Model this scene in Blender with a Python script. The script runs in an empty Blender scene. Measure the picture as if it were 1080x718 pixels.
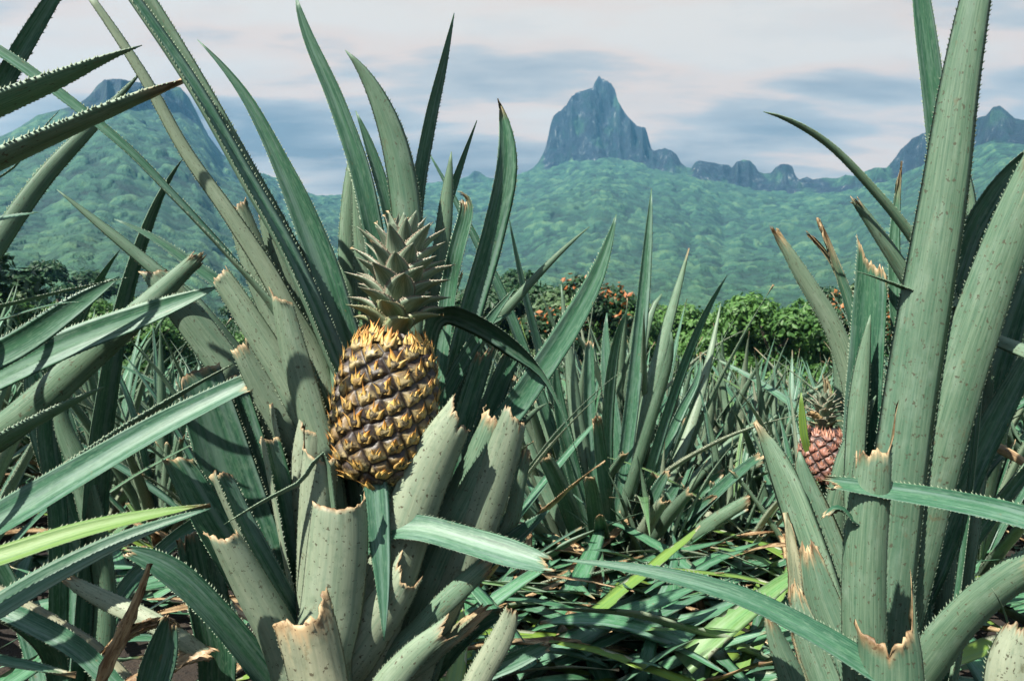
import bpy, math, random
import numpy as np
from mathutils import Vector, Matrix
random.seed(7); RNG = np.random.default_rng(11)
sc = bpy.context.scene
COL = sc.collection
R = math.radians

# ------------------------------------------------------------------ camera
F = 840.0                      # focal length in photo pixels (1080 wide) = 28 mm lens
CAMZ = 0.62
PITCH = math.atan(46.0 / F)
CAM = np.array([0.0, 0.0, CAMZ])
FWD = np.array([0, math.cos(PITCH), math.sin(PITCH)])
UP = np.array([0, -math.sin(PITCH), math.cos(PITCH)])
RT = np.array([1.0, 0, 0])
def ray(px, py):
    return RT * ((px - 540) / F) + UP * ((359 - py) / F) + FWD
def P(px, py, d):
    return CAM + ray(px, py) * d
def az_slope(px, py):
    v = ray(px, py); return math.atan2(v[0], v[1]), v[2] / math.hypot(v[0], v[1])
cd = bpy.data.cameras.new('camera'); cam = bpy.data.objects.new('camera', cd); COL.objects.link(cam)
cam.location = CAM; cam.rotation_euler = (math.pi / 2 + PITCH, 0, 0)
cd.sensor_width = 36; cd.lens = 28; cd.clip_start = 0.02; cd.clip_end = 30000
cd.dof.use_dof = True; cd.dof.focus_distance = 0.95; cd.dof.aperture_fstop = 20
sc.camera = cam
sc.view_settings.view_transform = 'Standard'; sc.view_settings.look = 'None'
sc.view_settings.exposure = 1.3; sc.view_settings.gamma = 1
sc.cycles.max_bounces = 6; sc.cycles.diffuse_bounces = 1; sc.cycles.glossy_bounces = 2
sc.cycles.transmission_bounces = 3; sc.cycles.volume_bounces = 0; sc.cycles.transparent_max_bounces = 6
sc.cycles.use_denoising = True
sc.cycles.caustics_reflective = False; sc.cycles.caustics_refractive = False

# ------------------------------------------------------------------ helpers
def tag(o, label=None, cat=None, group=None, kind=None):
    if label: o['label'] = label
    if cat: o['category'] = cat
    if group: o['group'] = group
    if kind: o['kind'] = kind
    return o
def link(o, parent=None):
    COL.objects.link(o)
    if parent is not None: o.parent = parent
    return o
def empty(name, loc):
    o = bpy.data.objects.new(name, None); o.empty_display_size = .05; o.location = loc
    return link(o)
def vnoise(x, y, seed=0):
    """smooth value noise on arrays, -1..1"""
    xi = np.floor(x).astype(np.int64); yi = np.floor(y).astype(np.int64)
    fx = x - xi; fy = y - yi
    fx = fx * fx * (3 - 2 * fx); fy = fy * fy * (3 - 2 * fy)
    def h(a, b):
        n = (a * 374761393 + b * 668265263 + seed * 974711) & 0x7fffffff
        n = ((n ^ (n >> 13)) * 1274126177) & 0x7fffffff
        n = ((n ^ (n >> 16)) * 1103515245 + 12345) & 0x7fffffff
        return (n % 65536) / 32767.5 - 1
    return (h(xi, yi) * (1 - fx) + h(xi + 1, yi) * fx) * (1 - fy) + (h(xi, yi + 1) * (1 - fx) + h(xi + 1, yi + 1) * fx) * fy
def fbm(x, y, seed=0, oct=4):
    s = 0; a = 1; t = 0
    for k in range(oct):
        s = s + a * vnoise(x, y, seed + k * 17); t += a; a *= .5; x = x * 2.03 + 5.1; y = y * 2.03 + 1.7
    return s / t
def worley(x, y, seed=0):
    """distance to the nearest jittered cell point and a random number of that cell"""
    xi = np.floor(x).astype(np.int64); yi = np.floor(y).astype(np.int64)
    best = np.full(x.shape, 9.0); rnd = np.zeros(x.shape)
    for dx in (-1, 0, 1):
        for dy in (-1, 0, 1):
            a = xi + dx; b = yi + dy
            n = (a * 374761393 + b * 668265263 + seed * 974711) & 0x7fffffff
            n = ((n ^ (n >> 13)) * 1274126177) & 0x7fffffff
            n2 = ((n ^ (n >> 15)) * 1103515245 + 12345) & 0x7fffffff
            jx = (n % 1024) / 1024.; jy = (n2 % 1024) / 1024.
            d = np.hypot(a + jx - x, b + jy - y)
            m = d < best; best = np.where(m, d, best); rnd = np.where(m, (n2 >> 10) % 256 / 255., rnd)
    return best, rnd
def make_mesh(name, verts, faces_q=None, faces_t=None, smooth=True, vattr=None, fattr=None, mats=(), fmat=None):
    """numpy arrays -> mesh; quads first, then triangles"""
    me = bpy.data.meshes.new(name)
    nq = 0 if faces_q is None else len(faces_q); nt = 0 if faces_t is None else len(faces_t)
    verts = np.asarray(verts, np.float32)
    me.vertices.add(len(verts)); me.vertices.foreach_set('co', verts.ravel())
    idx = []
    if nq: idx.append(np.asarray(faces_q, np.int32).ravel())
    if nt: idx.append(np.asarray(faces_t, np.int32).ravel())
    idx = np.concatenate(idx)
    me.loops.add(len(idx)); me.loops.foreach_set('vertex_index', idx)
    me.polygons.add(nq + nt)
    st = np.concatenate([np.arange(nq) * 4, nq * 4 + np.arange(nt) * 3]).astype(np.int32)
    me.polygons.foreach_set('loop_start', st)
    me.polygons.foreach_set('use_smooth', np.full(nq + nt, smooth))
    for m in mats: me.materials.append(m)
    if fmat is not None: me.polygons.foreach_set('material_index', np.asarray(fmat, np.int32))
    for k, v in (vattr or {}).items():
        v = np.asarray(v, np.float32)
        if v.ndim == 1:
            a = me.attributes.new(k, 'FLOAT', 'POINT'); a.data.foreach_set('value', v)
        else:
            a = me.attributes.new(k, 'FLOAT_VECTOR', 'POINT'); a.data.foreach_set('vector', v.ravel())
    for k, v in (fattr or {}).items():
        a = me.attributes.new(k, 'FLOAT', 'FACE'); a.data.foreach_set('value', np.asarray(v, np.float32))
    me.update(calc_edges=True); me.validate()
    return me
def obj(name, me, parent=None, loc=None):
    o = bpy.data.objects.new(name, me)
    if loc is not None: o.location = loc
    return link(o, parent)

# ------------------------------------------------------------------ node helper
class NT:
    def __init__(s, name):
        s.m = bpy.data.materials.new(name); s.m.use_nodes = True; s.t = s.m.node_tree; s.t.nodes.clear()
        s.out = s.t.nodes.new('ShaderNodeOutputMaterial')
    def n(s, typ, ins=None, **kw):
        nd = s.t.nodes.new('ShaderNode' + typ)
        for k, v in kw.items(): setattr(nd, k, v)
        for k, v in (ins or {}).items(): s.set(nd.inputs[k], v)
        return nd
    def set(s, sock, v):
        if isinstance(v, bpy.types.NodeSocket): s.t.links.new(v, sock)
        elif isinstance(v, (tuple, list)) and sock.type == 'RGBA' and len(v) == 3: sock.default_value = (*v, 1)
        else: sock.default_value = v
    def attr(s, name): return s.n('Attribute', attribute_name=name)
    def math(s, op, a, b=0.5, c=0.5, clamp=False):
        nd = s.n('Math', operation=op); nd.use_clamp = clamp
        s.set(nd.inputs[0], a); s.set(nd.inputs[1], b)
        if op in ('MULTIPLY_ADD',): s.set(nd.inputs[2], c)
        return nd.outputs[0]
    def mix(s, f, a, b, mode='MIX'):
        nd = s.n('Mix', data_type='RGBA', blend_type=mode)
        s.set(nd.inputs[0], f); s.set(nd.inputs[6], a); s.set(nd.inputs[7], b)
        return nd.outputs[2]
    def xyz(s, x, y, z):
        nd = s.n('CombineXYZ'); s.set(nd.inputs[0], x); s.set(nd.inputs[1], y); s.set(nd.inputs[2], z); return nd.outputs[0]
    def sep(s, v):
        nd = s.n('SeparateXYZ'); s.set(nd.inputs[0], v); return nd.outputs
    def noise(s, vec, scale=1., detail=3., rough=.55):
        nd = s.n('TexNoise', {'Scale': scale, 'Detail': detail, 'Roughness': rough}); s.set(nd.inputs['Vector'], vec)
        return nd.outputs['Fac']
    def step(s, v, lo, hi, a=0., b=1.):
        nd = s.n('MapRange', interpolation_type='SMOOTHSTEP'); s.set(nd.inputs[0], v)
        for i, x in enumerate((lo, hi, a, b)): nd.inputs[i + 1].default_value = x
        return nd.outputs[0]
    def ramp(s, f, stops):
        nd = s.n('ValToRGB'); s.set(nd.inputs[0], f); e = nd.color_ramp.elements
        while len(e) < len(stops): e.new(.5)
        for k, (p, c) in enumerate(stops): e[k].position = p; e[k].color = (*c, 1)
        return nd.outputs[0]
    def bump(s, h, strength, dist):
        return s.n('Bump', {'Height': h, 'Strength': strength, 'Distance': dist}).outputs[0]
    def pbsdf(s, **ins):
        nd = s.n('BsdfPrincipled')
        for k, v in ins.items(): s.set(nd.inputs[k.replace('_', ' ')], v)
        return nd.outputs[0]
    def done(s, surf): s.t.links.new(surf, s.out.inputs['Surface']); return s.m

def mat_leaf(name, bluish=1.0, gain=1.0):
    t = NT(name)
    lc = t.sep(t.attr('lc').outputs['Vector']); u, v, tooth = lc[0], lc[1], lc[2]
    lf = t.sep(t.attr('lf').outputs['Vector']); dry, yel, rnd = lf[0], lf[1], lf[2]
    side = t.attr('side').outputs['Fac']
    ro = t.math('MULTIPLY', rnd, 37.)
    fine = t.noise(t.xyz(t.math('MULTIPLY', u, 30.), t.math('MULTIPLY_ADD', v, 15., ro), ro), 1., 5., .68)
    band = t.noise(t.xyz(t.math('MULTIPLY', u, 7.), t.math('MULTIPLY_ADD', v, 2.2, ro), ro), 1., 2., .5)
    blot = t.noise(t.xyz(t.math('MULTIPLY', u, 3.), t.math('MULTIPLY_ADD', v, 24., ro), ro), 1., 5., .65)
    spk = t.noise(t.xyz(t.math('MULTIPLY', u, 13.), t.math('MULTIPLY_ADD', v, 190., ro), ro), 1., 2., .6)
    mot = t.noise(t.xyz(t.math('MULTIPLY', u, 5.), t.math('MULTIPLY_ADD', v, 60., ro), ro), 1., 6., .75)
    grain = t.noise(t.xyz(t.math('MULTIPLY', u, 60.), t.math('MULTIPLY_ADD', v, 700., ro), ro), 1., 2., .5)
    up = t.mix(t.step(fine, .38, .62), (.014 * gain, .064 * gain, .034 * bluish * gain), (.052 * gain, .150 * gain, .080 * bluish * gain))
    scf = t.noise(t.xyz(t.math('MULTIPLY', u, 13.), t.math('MULTIPLY_ADD', v, 85., ro), ro), 1., 4., .7)
    up = t.mix(t.math('MULTIPLY', t.step(scf, .47, .68), .52), up, (.145, .245, .16))
    up = t.mix(t.math('MULTIPLY', t.step(t.math('ADD', band, t.math('MULTIPLY', blot, .5)), .66, .98), .55), up, (.20, .285, .25))
    mid = t.step(t.math('ABSOLUTE', t.math('SUBTRACT', u, .5)), .0, .28, .35, 0.)
    up = t.mix(t.math('MULTIPLY', mid, band), up, (.10 * gain, .25 * gain, .125 * gain))
    lo = t.mix(t.step(fine, .3, .75), (.060, .130, .076), (.170, .248, .160))
    lo = t.mix(t.step(blot, .45, .8, 0, .6), lo, (.25, .33, .25))
    lo = t.mix(t.step(grain, .52, .72, 0, .5), lo, (.13, .19, .14))
    lo = t.mix(t.math('MULTIPLY', yel, t.step(band, .25, .6, .55, 1.)), lo, (.48, .49, .355))
    lo = t.mix(t.step(mot, .50, .66, 0, .42), lo, (.12, .175, .115))
    lo = t.mix(t.step(band, .54, .75, 0, .45), lo, (.060, .150, .095))
    lo = t.mix(t.step(spk, .63, .675, 0, .9), lo, (.075, .065, .04))
    scar = t.noise(t.xyz(t.math('MULTIPLY', u, 4.), t.math('MULTIPLY_ADD', v, 42., ro), t.math('ADD', ro, 9.)), 1., 4., .7)
    lo = t.mix(t.step(scar, .61, .71, 0, .8), lo, (.13, .13, .075))
    up = t.mix(t.step(scar, .66, .72, 0, .7), up, (.16, .13, .06))
    c = t.mix(side, up, lo)
    yup = t.math('MULTIPLY', t.step(yel, .45, .8), t.math('SUBTRACT', 1., side))
    c = t.mix(t.math('MULTIPLY', yup, t.step(band, .25, .6, .55, 1.)), c, t.mix(side, (.17, .27, .035), (.47, .48, .36)))
    c = t.mix(t.step(rnd, 0., 1., .0, .28), c, (.012, .05, .035))
    c = t.mix(t.math('MULTIPLY', tooth, .5), c, (.42, .43, .30))
    dcol = t.mix(t.step(blot, .35, .62), (.12, .065, .03), (.44, .32, .18))
    dcol = t.mix(t.step(spk, .6, .7, 0, .8), dcol, (.09, .045, .02))
    c = t.mix(dry, c, dcol)
    rg = t.mix(side, (.36,) * 3, (.5,) * 3)
    h = t.math('MULTIPLY_ADD', fine, .7, t.math('MULTIPLY', grain, .3))
    b = t.bump(h, .3, .0010)
    s = t.pbsdf(Base_Color=c, Roughness=t.math('ADD', t.math('MULTIPLY', side, .08), .44), Normal=b)
    s.node.inputs['Specular IOR Level'].default_value = .36
    return t.done(s)

# ------------------------------------------------------------------ leaf surface
def catmull(pts, n):
    pts = np.asarray(pts, float); m = len(pts)
    if m == 2:
        t = np.linspace(0, 1, n)[:, None]; return pts[0] * (1 - t) + pts[1] * t
    ch = np.r_[0, np.cumsum(np.linalg.norm(np.diff(pts[:, :3], axis=0), axis=1) ** .5 + 1e-6)]
    tan = np.zeros_like(pts)
    tan[1:-1] = (pts[2:] - pts[:-2]) / (ch[2:] - ch[:-2])[:, None]
    tan[0] = 2 * (pts[1] - pts[0]) / (ch[1] - ch[0]) - tan[1]
    tan[-1] = 2 * (pts[-1] - pts[-2]) / (ch[-1] - ch[-2]) - tan[-2]
    x = np.linspace(0, ch[-1], n); k = np.clip(np.searchsorted(ch, x, side='right') - 1, 0, m - 2)
    h = (ch[k + 1] - ch[k]); s = ((x - ch[k]) / h)[:, None]; h = h[:, None]
    return ((2 * s**3 - 3 * s**2 + 1) * pts[k] + (s**3 - 2 * s**2 + s) * h * tan[k] + (-2 * s**3 + 3 * s**2) * pts[k + 1] + (s**3 - s**2) * h * tan[k + 1])
def unit(a): return a / np.maximum(np.linalg.norm(a, axis=-1, keepdims=True), 1e-9)

def leaf_arrays(C, W, N, curl=70., nl=36, nu=9, thick=.0022, cut=0., jag=.004, drylen=.006, spike=0., notch=0., dryall=0., yellow=0.,
                teeth=.004, tlen=.0022, rnd=None, margin_dry=0., tooth_from=.12, wave=0., split=0., spot=None):
    """C centres, W widths (m), N side the channel opens to: dense samples base -> tip. Closed thin blade with toothed margins."""
    rnd = random.random() if rnd is None else rnd
    rs = np.random.default_rng(int(rnd * 1e6) + 3)
    T = unit(np.gradient(C, axis=0)); N = unit(N - T * (N * T).sum(1, keepdims=True)); A = np.cross(N, T)
    S = np.r_[0, np.cumsum(np.linalg.norm(np.diff(C, axis=0), axis=1))]; L = S[-1]
    us = np.linspace(-1, 1, nu)
    off = np.zeros(nu)
    if cut:
        w_end = W[-1]
        k = np.linspace(0, 1, nu)
        off = cut * us * w_end * .5 + jag * .5 * rs.normal(0, 1, nu) + jag * np.sin(us * 3.3 + rs.uniform(0, 6)) + jag * .6 * np.sin(us * 9 + rs.uniform(0, 6)) + notch * (1 - us ** 2)
        for _ in range(rs.integers(0, 4)):
            off = off + w_end * rs.uniform(.06, .4) * np.exp(-((us - rs.uniform(-.85, .85)) / rs.uniform(.025, .07)) ** 2)
        if spike: off = off - abs(spike) * np.exp(-((us - np.sign(spike)) / .16) ** 2)
        if split: off = off + split * np.exp(-((us - .1) / .2) ** 2)
        off = off - off.min()
    g = np.linspace(0, 1, nl) ** (1. if cut else .92)
    if cut: g = 1 - (1 - g) ** 1.25
    base = L * g
    bl = np.clip((g - .6) / .4, 0, 1) ** 1.5
    SS = base[:, None] - off[None, :] * bl[:, None]                     # nl x nu
    ip = lambda a: np.stack([np.interp(SS.ravel(), S, a[:, q]) for q in range(3)], 1).reshape(nl, nu, 3)
    Cg, Tg, Ng, Ag = ip(C), unit(ip(T)), unit(ip(N)), unit(ip(A)); Wg = np.interp(SS.ravel(), S, W).reshape(nl, nu)
    kap = R(curl) / 2 * us[None, :] * np.ones((nl, 1))
    sk = math.sin(min(R(curl) / 2, math.pi / 2)) if curl > 1 else 1
    if curl > 1:
        Rr = Wg / 2 / sk
        lat = Rr * np.sin(kap); hgt = Rr * (1 - np.cos(kap))
    else:
        lat = Wg / 2 * us; hgt = 0 * lat
    if wave:
        hgt = hgt + wave * Wg * np.sin(SS * 38 + rnd * 20)* us[None, :]**2
    dend = (SS[-1][None, :] - SS) if cut else np.full((nl, nu), 9.)
    dl = drylen * rs.uniform(.3, 1.3) * (1 + .8 * np.abs(rs.normal(0, .8, nu))[None, :]) + 1e-4
    dry = np.clip(1.25 - dend / np.maximum(dl, .0015), 0, 1) if cut else np.zeros((nl, nu))
    if not cut and rnd < .2 and W[len(W) // 2] > .006:
        td = L * rs.uniform(.015, .06); dry = np.clip((SS - (L - td)) / td * 1.3, 0, 1)
    if margin_dry:
        mdn = margin_dry * (.6 + .8 * rs.random(nl))[:, None]
        dry = np.maximum(dry, np.clip((np.abs(us)[None, :] - (1 - mdn)) / .12, 0, 1) * np.clip(g[:, None] * 3 - .6, 0, 1))
    if spot:
        dry = np.maximum(dry, np.clip(1.6 - 1.2 * np.hypot((SS - spot[0] * L) / spot[2], (us[None, :] - spot[1]) * Wg / 2 / spot[2]), 0, 1))
    dry = np.maximum(dry, dryall)
    nl_ = (np.cos(kap)[..., None] * Ng - np.sin(kap)[..., None] * Ag)    # local normal on the channel side
    pos = Cg + lat[..., None] * Ag + hgt[..., None] * Ng + nl_ * ((rs.normal(0, .0012, (nl, nu)) - .0022 * np.sin(us * rs.uniform(2, 6) + rnd * 9)[None]) * dry)[..., None]
    th = thick * (1 - us**2 * .88)[None, :] * np.clip(Wg / .03, .15, 1)
    up = pos; lo = pos - nl_ * th[..., None]
    nr = 2 * nu - 2
    ring = np.concatenate([up, lo[:, 1:-1][:, ::-1]], 1)                 # closed ring
    uu = np.concatenate([us, us[1:-1][::-1]]) * .5 + .5
    V = ring.reshape(-1, 3)
    lc = np.stack([np.tile(uu, nl), np.concatenate([SS, SS[:, 1:-1][:, ::-1]], 1).ravel(), np.zeros(nl * nr)], 1)
    dr = np.concatenate([dry, dry[:, 1:-1][:, ::-1]], 1).ravel()
    i = np.arange(nl - 1)[:, None]; j = np.arange(nr)[None, :]; jn = (j + 1) % nr
    Q = np.stack([i * nr + j, i * nr + jn, (i + 1) * nr + jn, (i + 1) * nr + j], -1).reshape(-1, 4)
    sd = np.where(j < nu - 1, 0., 1.) * np.ones((nl - 1, 1)); sd = sd.ravel()
    # end cap
    b = (nl - 1) * nr
    cap = [[b + k, b + k + 1, b + nr - (k + 1), b + (nr - k) % nr] for k in range(1, nu - 2)]
    capt = [[b, b + 1, b + nr - 1], [b + nu - 2, b + nu - 1, b + nu]]
    Q = np.concatenate([Q, np.array(cap, int).reshape(-1, 4)]); sd = np.r_[sd, np.ones(len(cap))]
    Tt = [np.array(capt, int)]; st = [np.ones(2)]
    # teeth along both margins
    if teeth:
        n0 = len(V); 
        for e, sgn in ((0, -1), (nu - 1, 1)):
            s = np.arange(L * tooth_from, SS[-1, e] - .004, teeth)
            if len(s) < 2: continue
            s = s + rs.normal(0, teeth * .22, len(s))
            col = SS[:, e]; q = lambda a: np.stack([np.interp(s, col, a[:, k]) for k in range(3)], 1)
            hb = teeth * .42
            T1 = q(Tg[:, e]); Np = q(nl_[:, e]); Lw = np.interp(s, col, Wg[:, e])
            outd = sgn * unit(np.cos(kap[0, e]) * q(Ag[:, e]) + sgn * abs(math.sin(kap[0, e])) * q(Ng[:, e]) * sgn * sgn)
            outd = unit(sgn * (math.cos(kap[0, e]) * q(Ag[:, e]) + math.sin(kap[0, e]) * q(Ng[:, e])))
            E = q(pos[:, e])
            ln = tlen * np.clip(Lw / .02, .25, 1.2) * rs.uniform(.45, 1.2, len(s)) * (rs.random(len(s)) > .08)
            a0 = E - T1 * hb - outd * .0004; a1 = E + T1 * hb * .6 - outd * .0004; a2 = E - Np * .0007 - outd * .0004
            tp = E + outd * ln[:, None] * .85 + T1 * ln[:, None] * .75
            m = len(s); k0 = len(V)
            V = np.concatenate([V, np.stack([a0, a1, a2, tp], 1).reshape(-1, 3)])
            lcc = np.zeros((m, 4, 3)); lcc[:, :, 0] = 0 if e == 0 else 1; lcc[:, :, 1] = s[:, None]; lcc[:, 3, 2] = 1; lcc[:, :3, 2] = .25
            lc = np.concatenate([lc, lcc.reshape(-1, 3)]); dr = np.r_[dr, np.full(4 * m, dryall)]
            kk = k0 + np.arange(m)[:, None] * 4
            Tt += [np.concatenate([kk + 0, kk + 1, kk + 3], 1), np.concatenate([kk + 1, kk + 2, kk + 3], 1), np.concatenate([kk + 2, kk + 0, kk + 3], 1)]
            st.append(np.full(3 * m, .5))
    Tr = np.concatenate(Tt); st = np.concatenate(st)
    lfv = np.stack([dr, np.full(len(V), yellow), np.full(len(V), rnd)], 1)
    return dict(V=V, Q=Q, T=Tr, sq=sd, st=st, lc=lc, lf=lfv)
def join_leaves(name, arrs, mat):
    o = 0; V = []; Q = []; T = []; sq = []; st = []; lc = []; lf = []
    for a in arrs:
        V.append(a['V']); Q.append(a['Q'] + o); T.append(a['T'] + o); sq.append(a['sq']); st.append(a['st']); lc.append(a['lc']); lf.append(a['lf']); o += len(a['V'])
    c = np.concatenate
    return make_mesh(name, c(V), c(Q), c(T), True, {'lc': c(lc), 'lf': c(lf)}, {'side': np.r_[c(sq), c(st)]}, (mat,))

M_LEAF = mat_leaf('pineapple_leaf_surface')
M_FIELD = mat_leaf('field_leaf_surface', .85, 1.4)

def traced_leaf(plant, pts, d0, d1, phi0=180, phi1=None, curl=70, base=None, tip='point', label=None, mat=None, nl=None, **kw):
    """a blade along points seen in the photo (x, y, width), each set at its own depth between d0 (base) and d1 (tip)"""
    phi1 = phi0 if phi1 is None else phi1
    pts = [tuple(p) for p in pts]; n = len(pts)
    cum = [0]
    for a, b in zip(pts, pts[1:]): cum.append(cum[-1] + math.hypot(a[0] - b[0], a[1] - b[1]))
    ctl = []
    for p, c in zip(pts, cum):
        d = d0 + (d1 - d0) * c / cum[-1]
        k = len(ctl); a_, b_ = pts[max(k - 1, 0)], pts[min(k + 1, n - 1)]; dx, dy = abs(a_[0] - b_[0]), abs(a_[1] - b_[1])
        wf = .95 * max(dx, dy) / math.hypot(dx, dy)           # widths were read along the picture's rows or columns
        ctl.append([*P(p[0], p[1], d), p[2] * wf * d / F])
    if base is not None:
        b = np.array(base, float); f = np.array(ctl[0][:3]); dv = f - b
        r = dv * np.array([1, 1, 0]); r = r / max(np.linalg.norm(r), 1e-6) * .02
        ctl.insert(0, [*(b + r), ctl[0][3] * .95])
    G = catmull(ctl, 140); C = G[:, :3]; W = np.maximum(G[:, 3], .0006)
    T = unit(np.gradient(C, axis=0)); V = CAM - C; Nv = unit(V - T * (V * T).sum(1, keepdims=True)); Sx = np.cross(T, Nv)
    L = np.linalg.norm(np.diff(C, axis=0), axis=1).sum()
    ph = np.radians(np.linspace(phi0, phi1, 140))[:, None]
    N = np.cos(ph) * Nv + np.sin(ph) * Sx
    cut = kw.pop('cut', .25 if tip == 'cut' else 0)
    if cut:                                   # the traced end is the middle of the rim; slanted corners and spikes stand above it
        ext = abs(cut) * W[-1] * .5 + abs(kw.get('spike', 0)); k = int(max(2, 40 * ext / max(L, .05)))
        st_ = np.linspace(0, 1, k + 1)[1:, None] * ext
        C = np.r_[C, C[-1] + unit(C[-1] - C[-4]) * st_]; W = np.r_[W, np.full(k, W[-1])]; N = np.r_[N, np.repeat(N[-1:], k, 0)]
    o0 = np.array(plant.location)
    kw.setdefault('nu', 25 if cut else 9)
    if cut and pts[-1][2] > 30 and phi1 > 140: kw.setdefault('notch', .22 * W[-1])
    a = leaf_arrays(C - o0, W, N, curl, nl=nl or int(max(18, min(60, L / .014))), cut=cut, **kw)
    me = join_leaves('leaf', [a], mat or M_LEAF)
    o = obj('leaf', me, plant)
    if label: o['label'] = label
    return o
# ------------------------------------------------------------------ light and sky
SUN = np.array([-0.44, -0.54, 0.74]); SUN = SUN / np.linalg.norm(SUN)
sl = bpy.data.lights.new('sun', 'SUN'); sl.energy = 5.0; sl.angle = R(.5); sl.color = (1, .95, .85)
so = link(bpy.data.objects.new('sun', sl)); so.rotation_euler = Vector(SUN).to_track_quat('Z', 'Y').to_euler()
w = bpy.data.worlds.new('World'); sc.world = w; w.use_nodes = True
wt = w.node_tree; wt.nodes.clear()
class WN(NT):
    def __init__(s, tree): s.t = tree
t = WN(wt)
sky = t.n('TexSky', sky_type='NISHITA', sun_disc=False, sun_elevation=math.asin(SUN[2]), sun_rotation=math.atan2(SUN[0], SUN[1]))
dirv = t.n('TexCoord').outputs['Generated']
sx = t.sep(dirv)
zz = t.math('ADD', t.math('MAXIMUM', sx[2], 0.), .16)
px_ = t.math('DIVIDE', sx[0], zz); py_ = t.math('DIVIDE', sx[1], zz)
cl = t.noise(t.xyz(t.math('MULTIPLY', px_, 1.15), t.math('MULTIPLY', py_, 3.2), 3.3), 1.0, 6., .5)
cl2 = t.noise(t.xyz(t.math('MULTIPLY', px_, .6), t.math('MULTIPLY', py_, 1.5), 8.1), 1.3, 4., .5)
cl3 = t.noise(t.xyz(t.math('MULTIPLY', px_, 2.0), t.math('MULTIPLY', py_, 4.2), 1.7), 1.6, 5., .6)
m1 = t.math('ADD', t.math('MULTIPLY', cl, .6), t.math('MULTIPLY', cl2, .4))
cc = t.ramp(m1, [(.40, (2.2, 2.4, 2.6)), (.455, (3.4, 3.5, 3.6)), (.50, (5.0, 4.8, 4.6)), (.535, (7.8, 6.1, 5.0)), (.59, (7.6, 6.7, 5.8))])
cc = t.mix(t.step(cl3, .48, .66, .0, .35), cc, (6.2, 5.7, 5.2))
cc = t.mix(t.step(sx[2], .0, .16, .25, .0), cc, (5.6, 5.2, 4.8))
skyc = t.mix(t.step(sx[2], .46, .74, .95, .25), sky.outputs[0], cc)  # clouds thinned in the unseen upper sky, added to lower ambient and raise contrast
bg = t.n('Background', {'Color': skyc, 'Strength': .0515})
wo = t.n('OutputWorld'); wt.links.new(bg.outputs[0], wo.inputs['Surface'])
# haze: the humid air between the field and the mountains
hz = NT('haze_air'); pv = hz.n('VolumePrincipled', {'Color': (.20, .60, 1.0), 'Density': .00013, 'Anisotropy': .15})
hz.t.links.new(pv.outputs[0], hz.out.inputs['Volume'])
HB = (-3350, 3350, -3350, 3350, -3.5, 1100)
x0, x1, y0, y1, z0, z1 = HB
hv = [(x, y, z) for z in (z0, z1) for y in (y0, y1) for x in (x0, x1)]
tag(obj('haze', make_mesh('haze', hv, [(0, 2, 3, 1), (4, 5, 7, 6), (0, 1, 5, 4), (1, 3, 7, 5), (3, 2, 6, 7), (2, 0, 4, 6)], smooth=False, mats=(hz.m,))), kind='stuff')

# ------------------------------------------------------------------ ground
def gz(x, y):
    r = np.hypot(x, y); s = np.clip((r - 2.6) / 8, 0, 1); s = s * s * (3 - 2 * s); q = np.clip((r - 8) / 28, 0, 1)
    return -.26 * s - .22 * q
t = NT('field_soil'); g = t.n('NewGeometry').outputs['Position']
a = t.noise(g, 3.5, 6., .65); b = t.noise(g, 40., 4., .7)
c = t.mix(t.step(a, .35, .65), (.012, .008, .006), (.032, .022, .014)); c = t.mix(t.step(b, .55, .75, 0, .5), c, (.07, .052, .03))
far = t.step(t.n('VectorMath', {0: g}, operation='LENGTH').outputs['Value'], 34, 60)
c = t.mix(far, c, t.mix(a, (.03, .075, .02), (.055, .11, .035)))
soil = t.done(t.pbsdf(Base_Color=c, Roughness=.95, Normal=t.bump(t.math('ADD', a, b), .7, .03)))
rr = np.r_[np.linspace(.15, 6, 60), np.geomspace(6.2, 3200, 70)]; aa = np.linspace(0, 2 * math.pi, 181)[:-1]
X = rr[:, None] * np.sin(aa); Y = rr[:, None] * np.cos(aa)
Z = gz(X, Y) + .035 * fbm(X * 3, Y * 3, 5) * np.clip(6 / rr, .2, 1)[:, None]
V = np.r_[np.stack([X, Y, Z], -1).reshape(-1, 3), [[0, 0, 0]]]; n = len(aa); I = np.arange(len(rr) - 1)[:, None]; J = np.arange(n)[None]
Q = np.stack([I * n + J, (I + 1) * n + J, (I + 1) * n + (J + 1) % n, I * n + (J + 1) % n], -1).reshape(-1, 4)
T3 = np.array([[len(V) - 1, k, (k + 1) % n] for k in range(n)])
tag(obj('field_ground', make_mesh('field_ground', V, Q, T3, mats=(soil,))), kind='structure')

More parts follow.
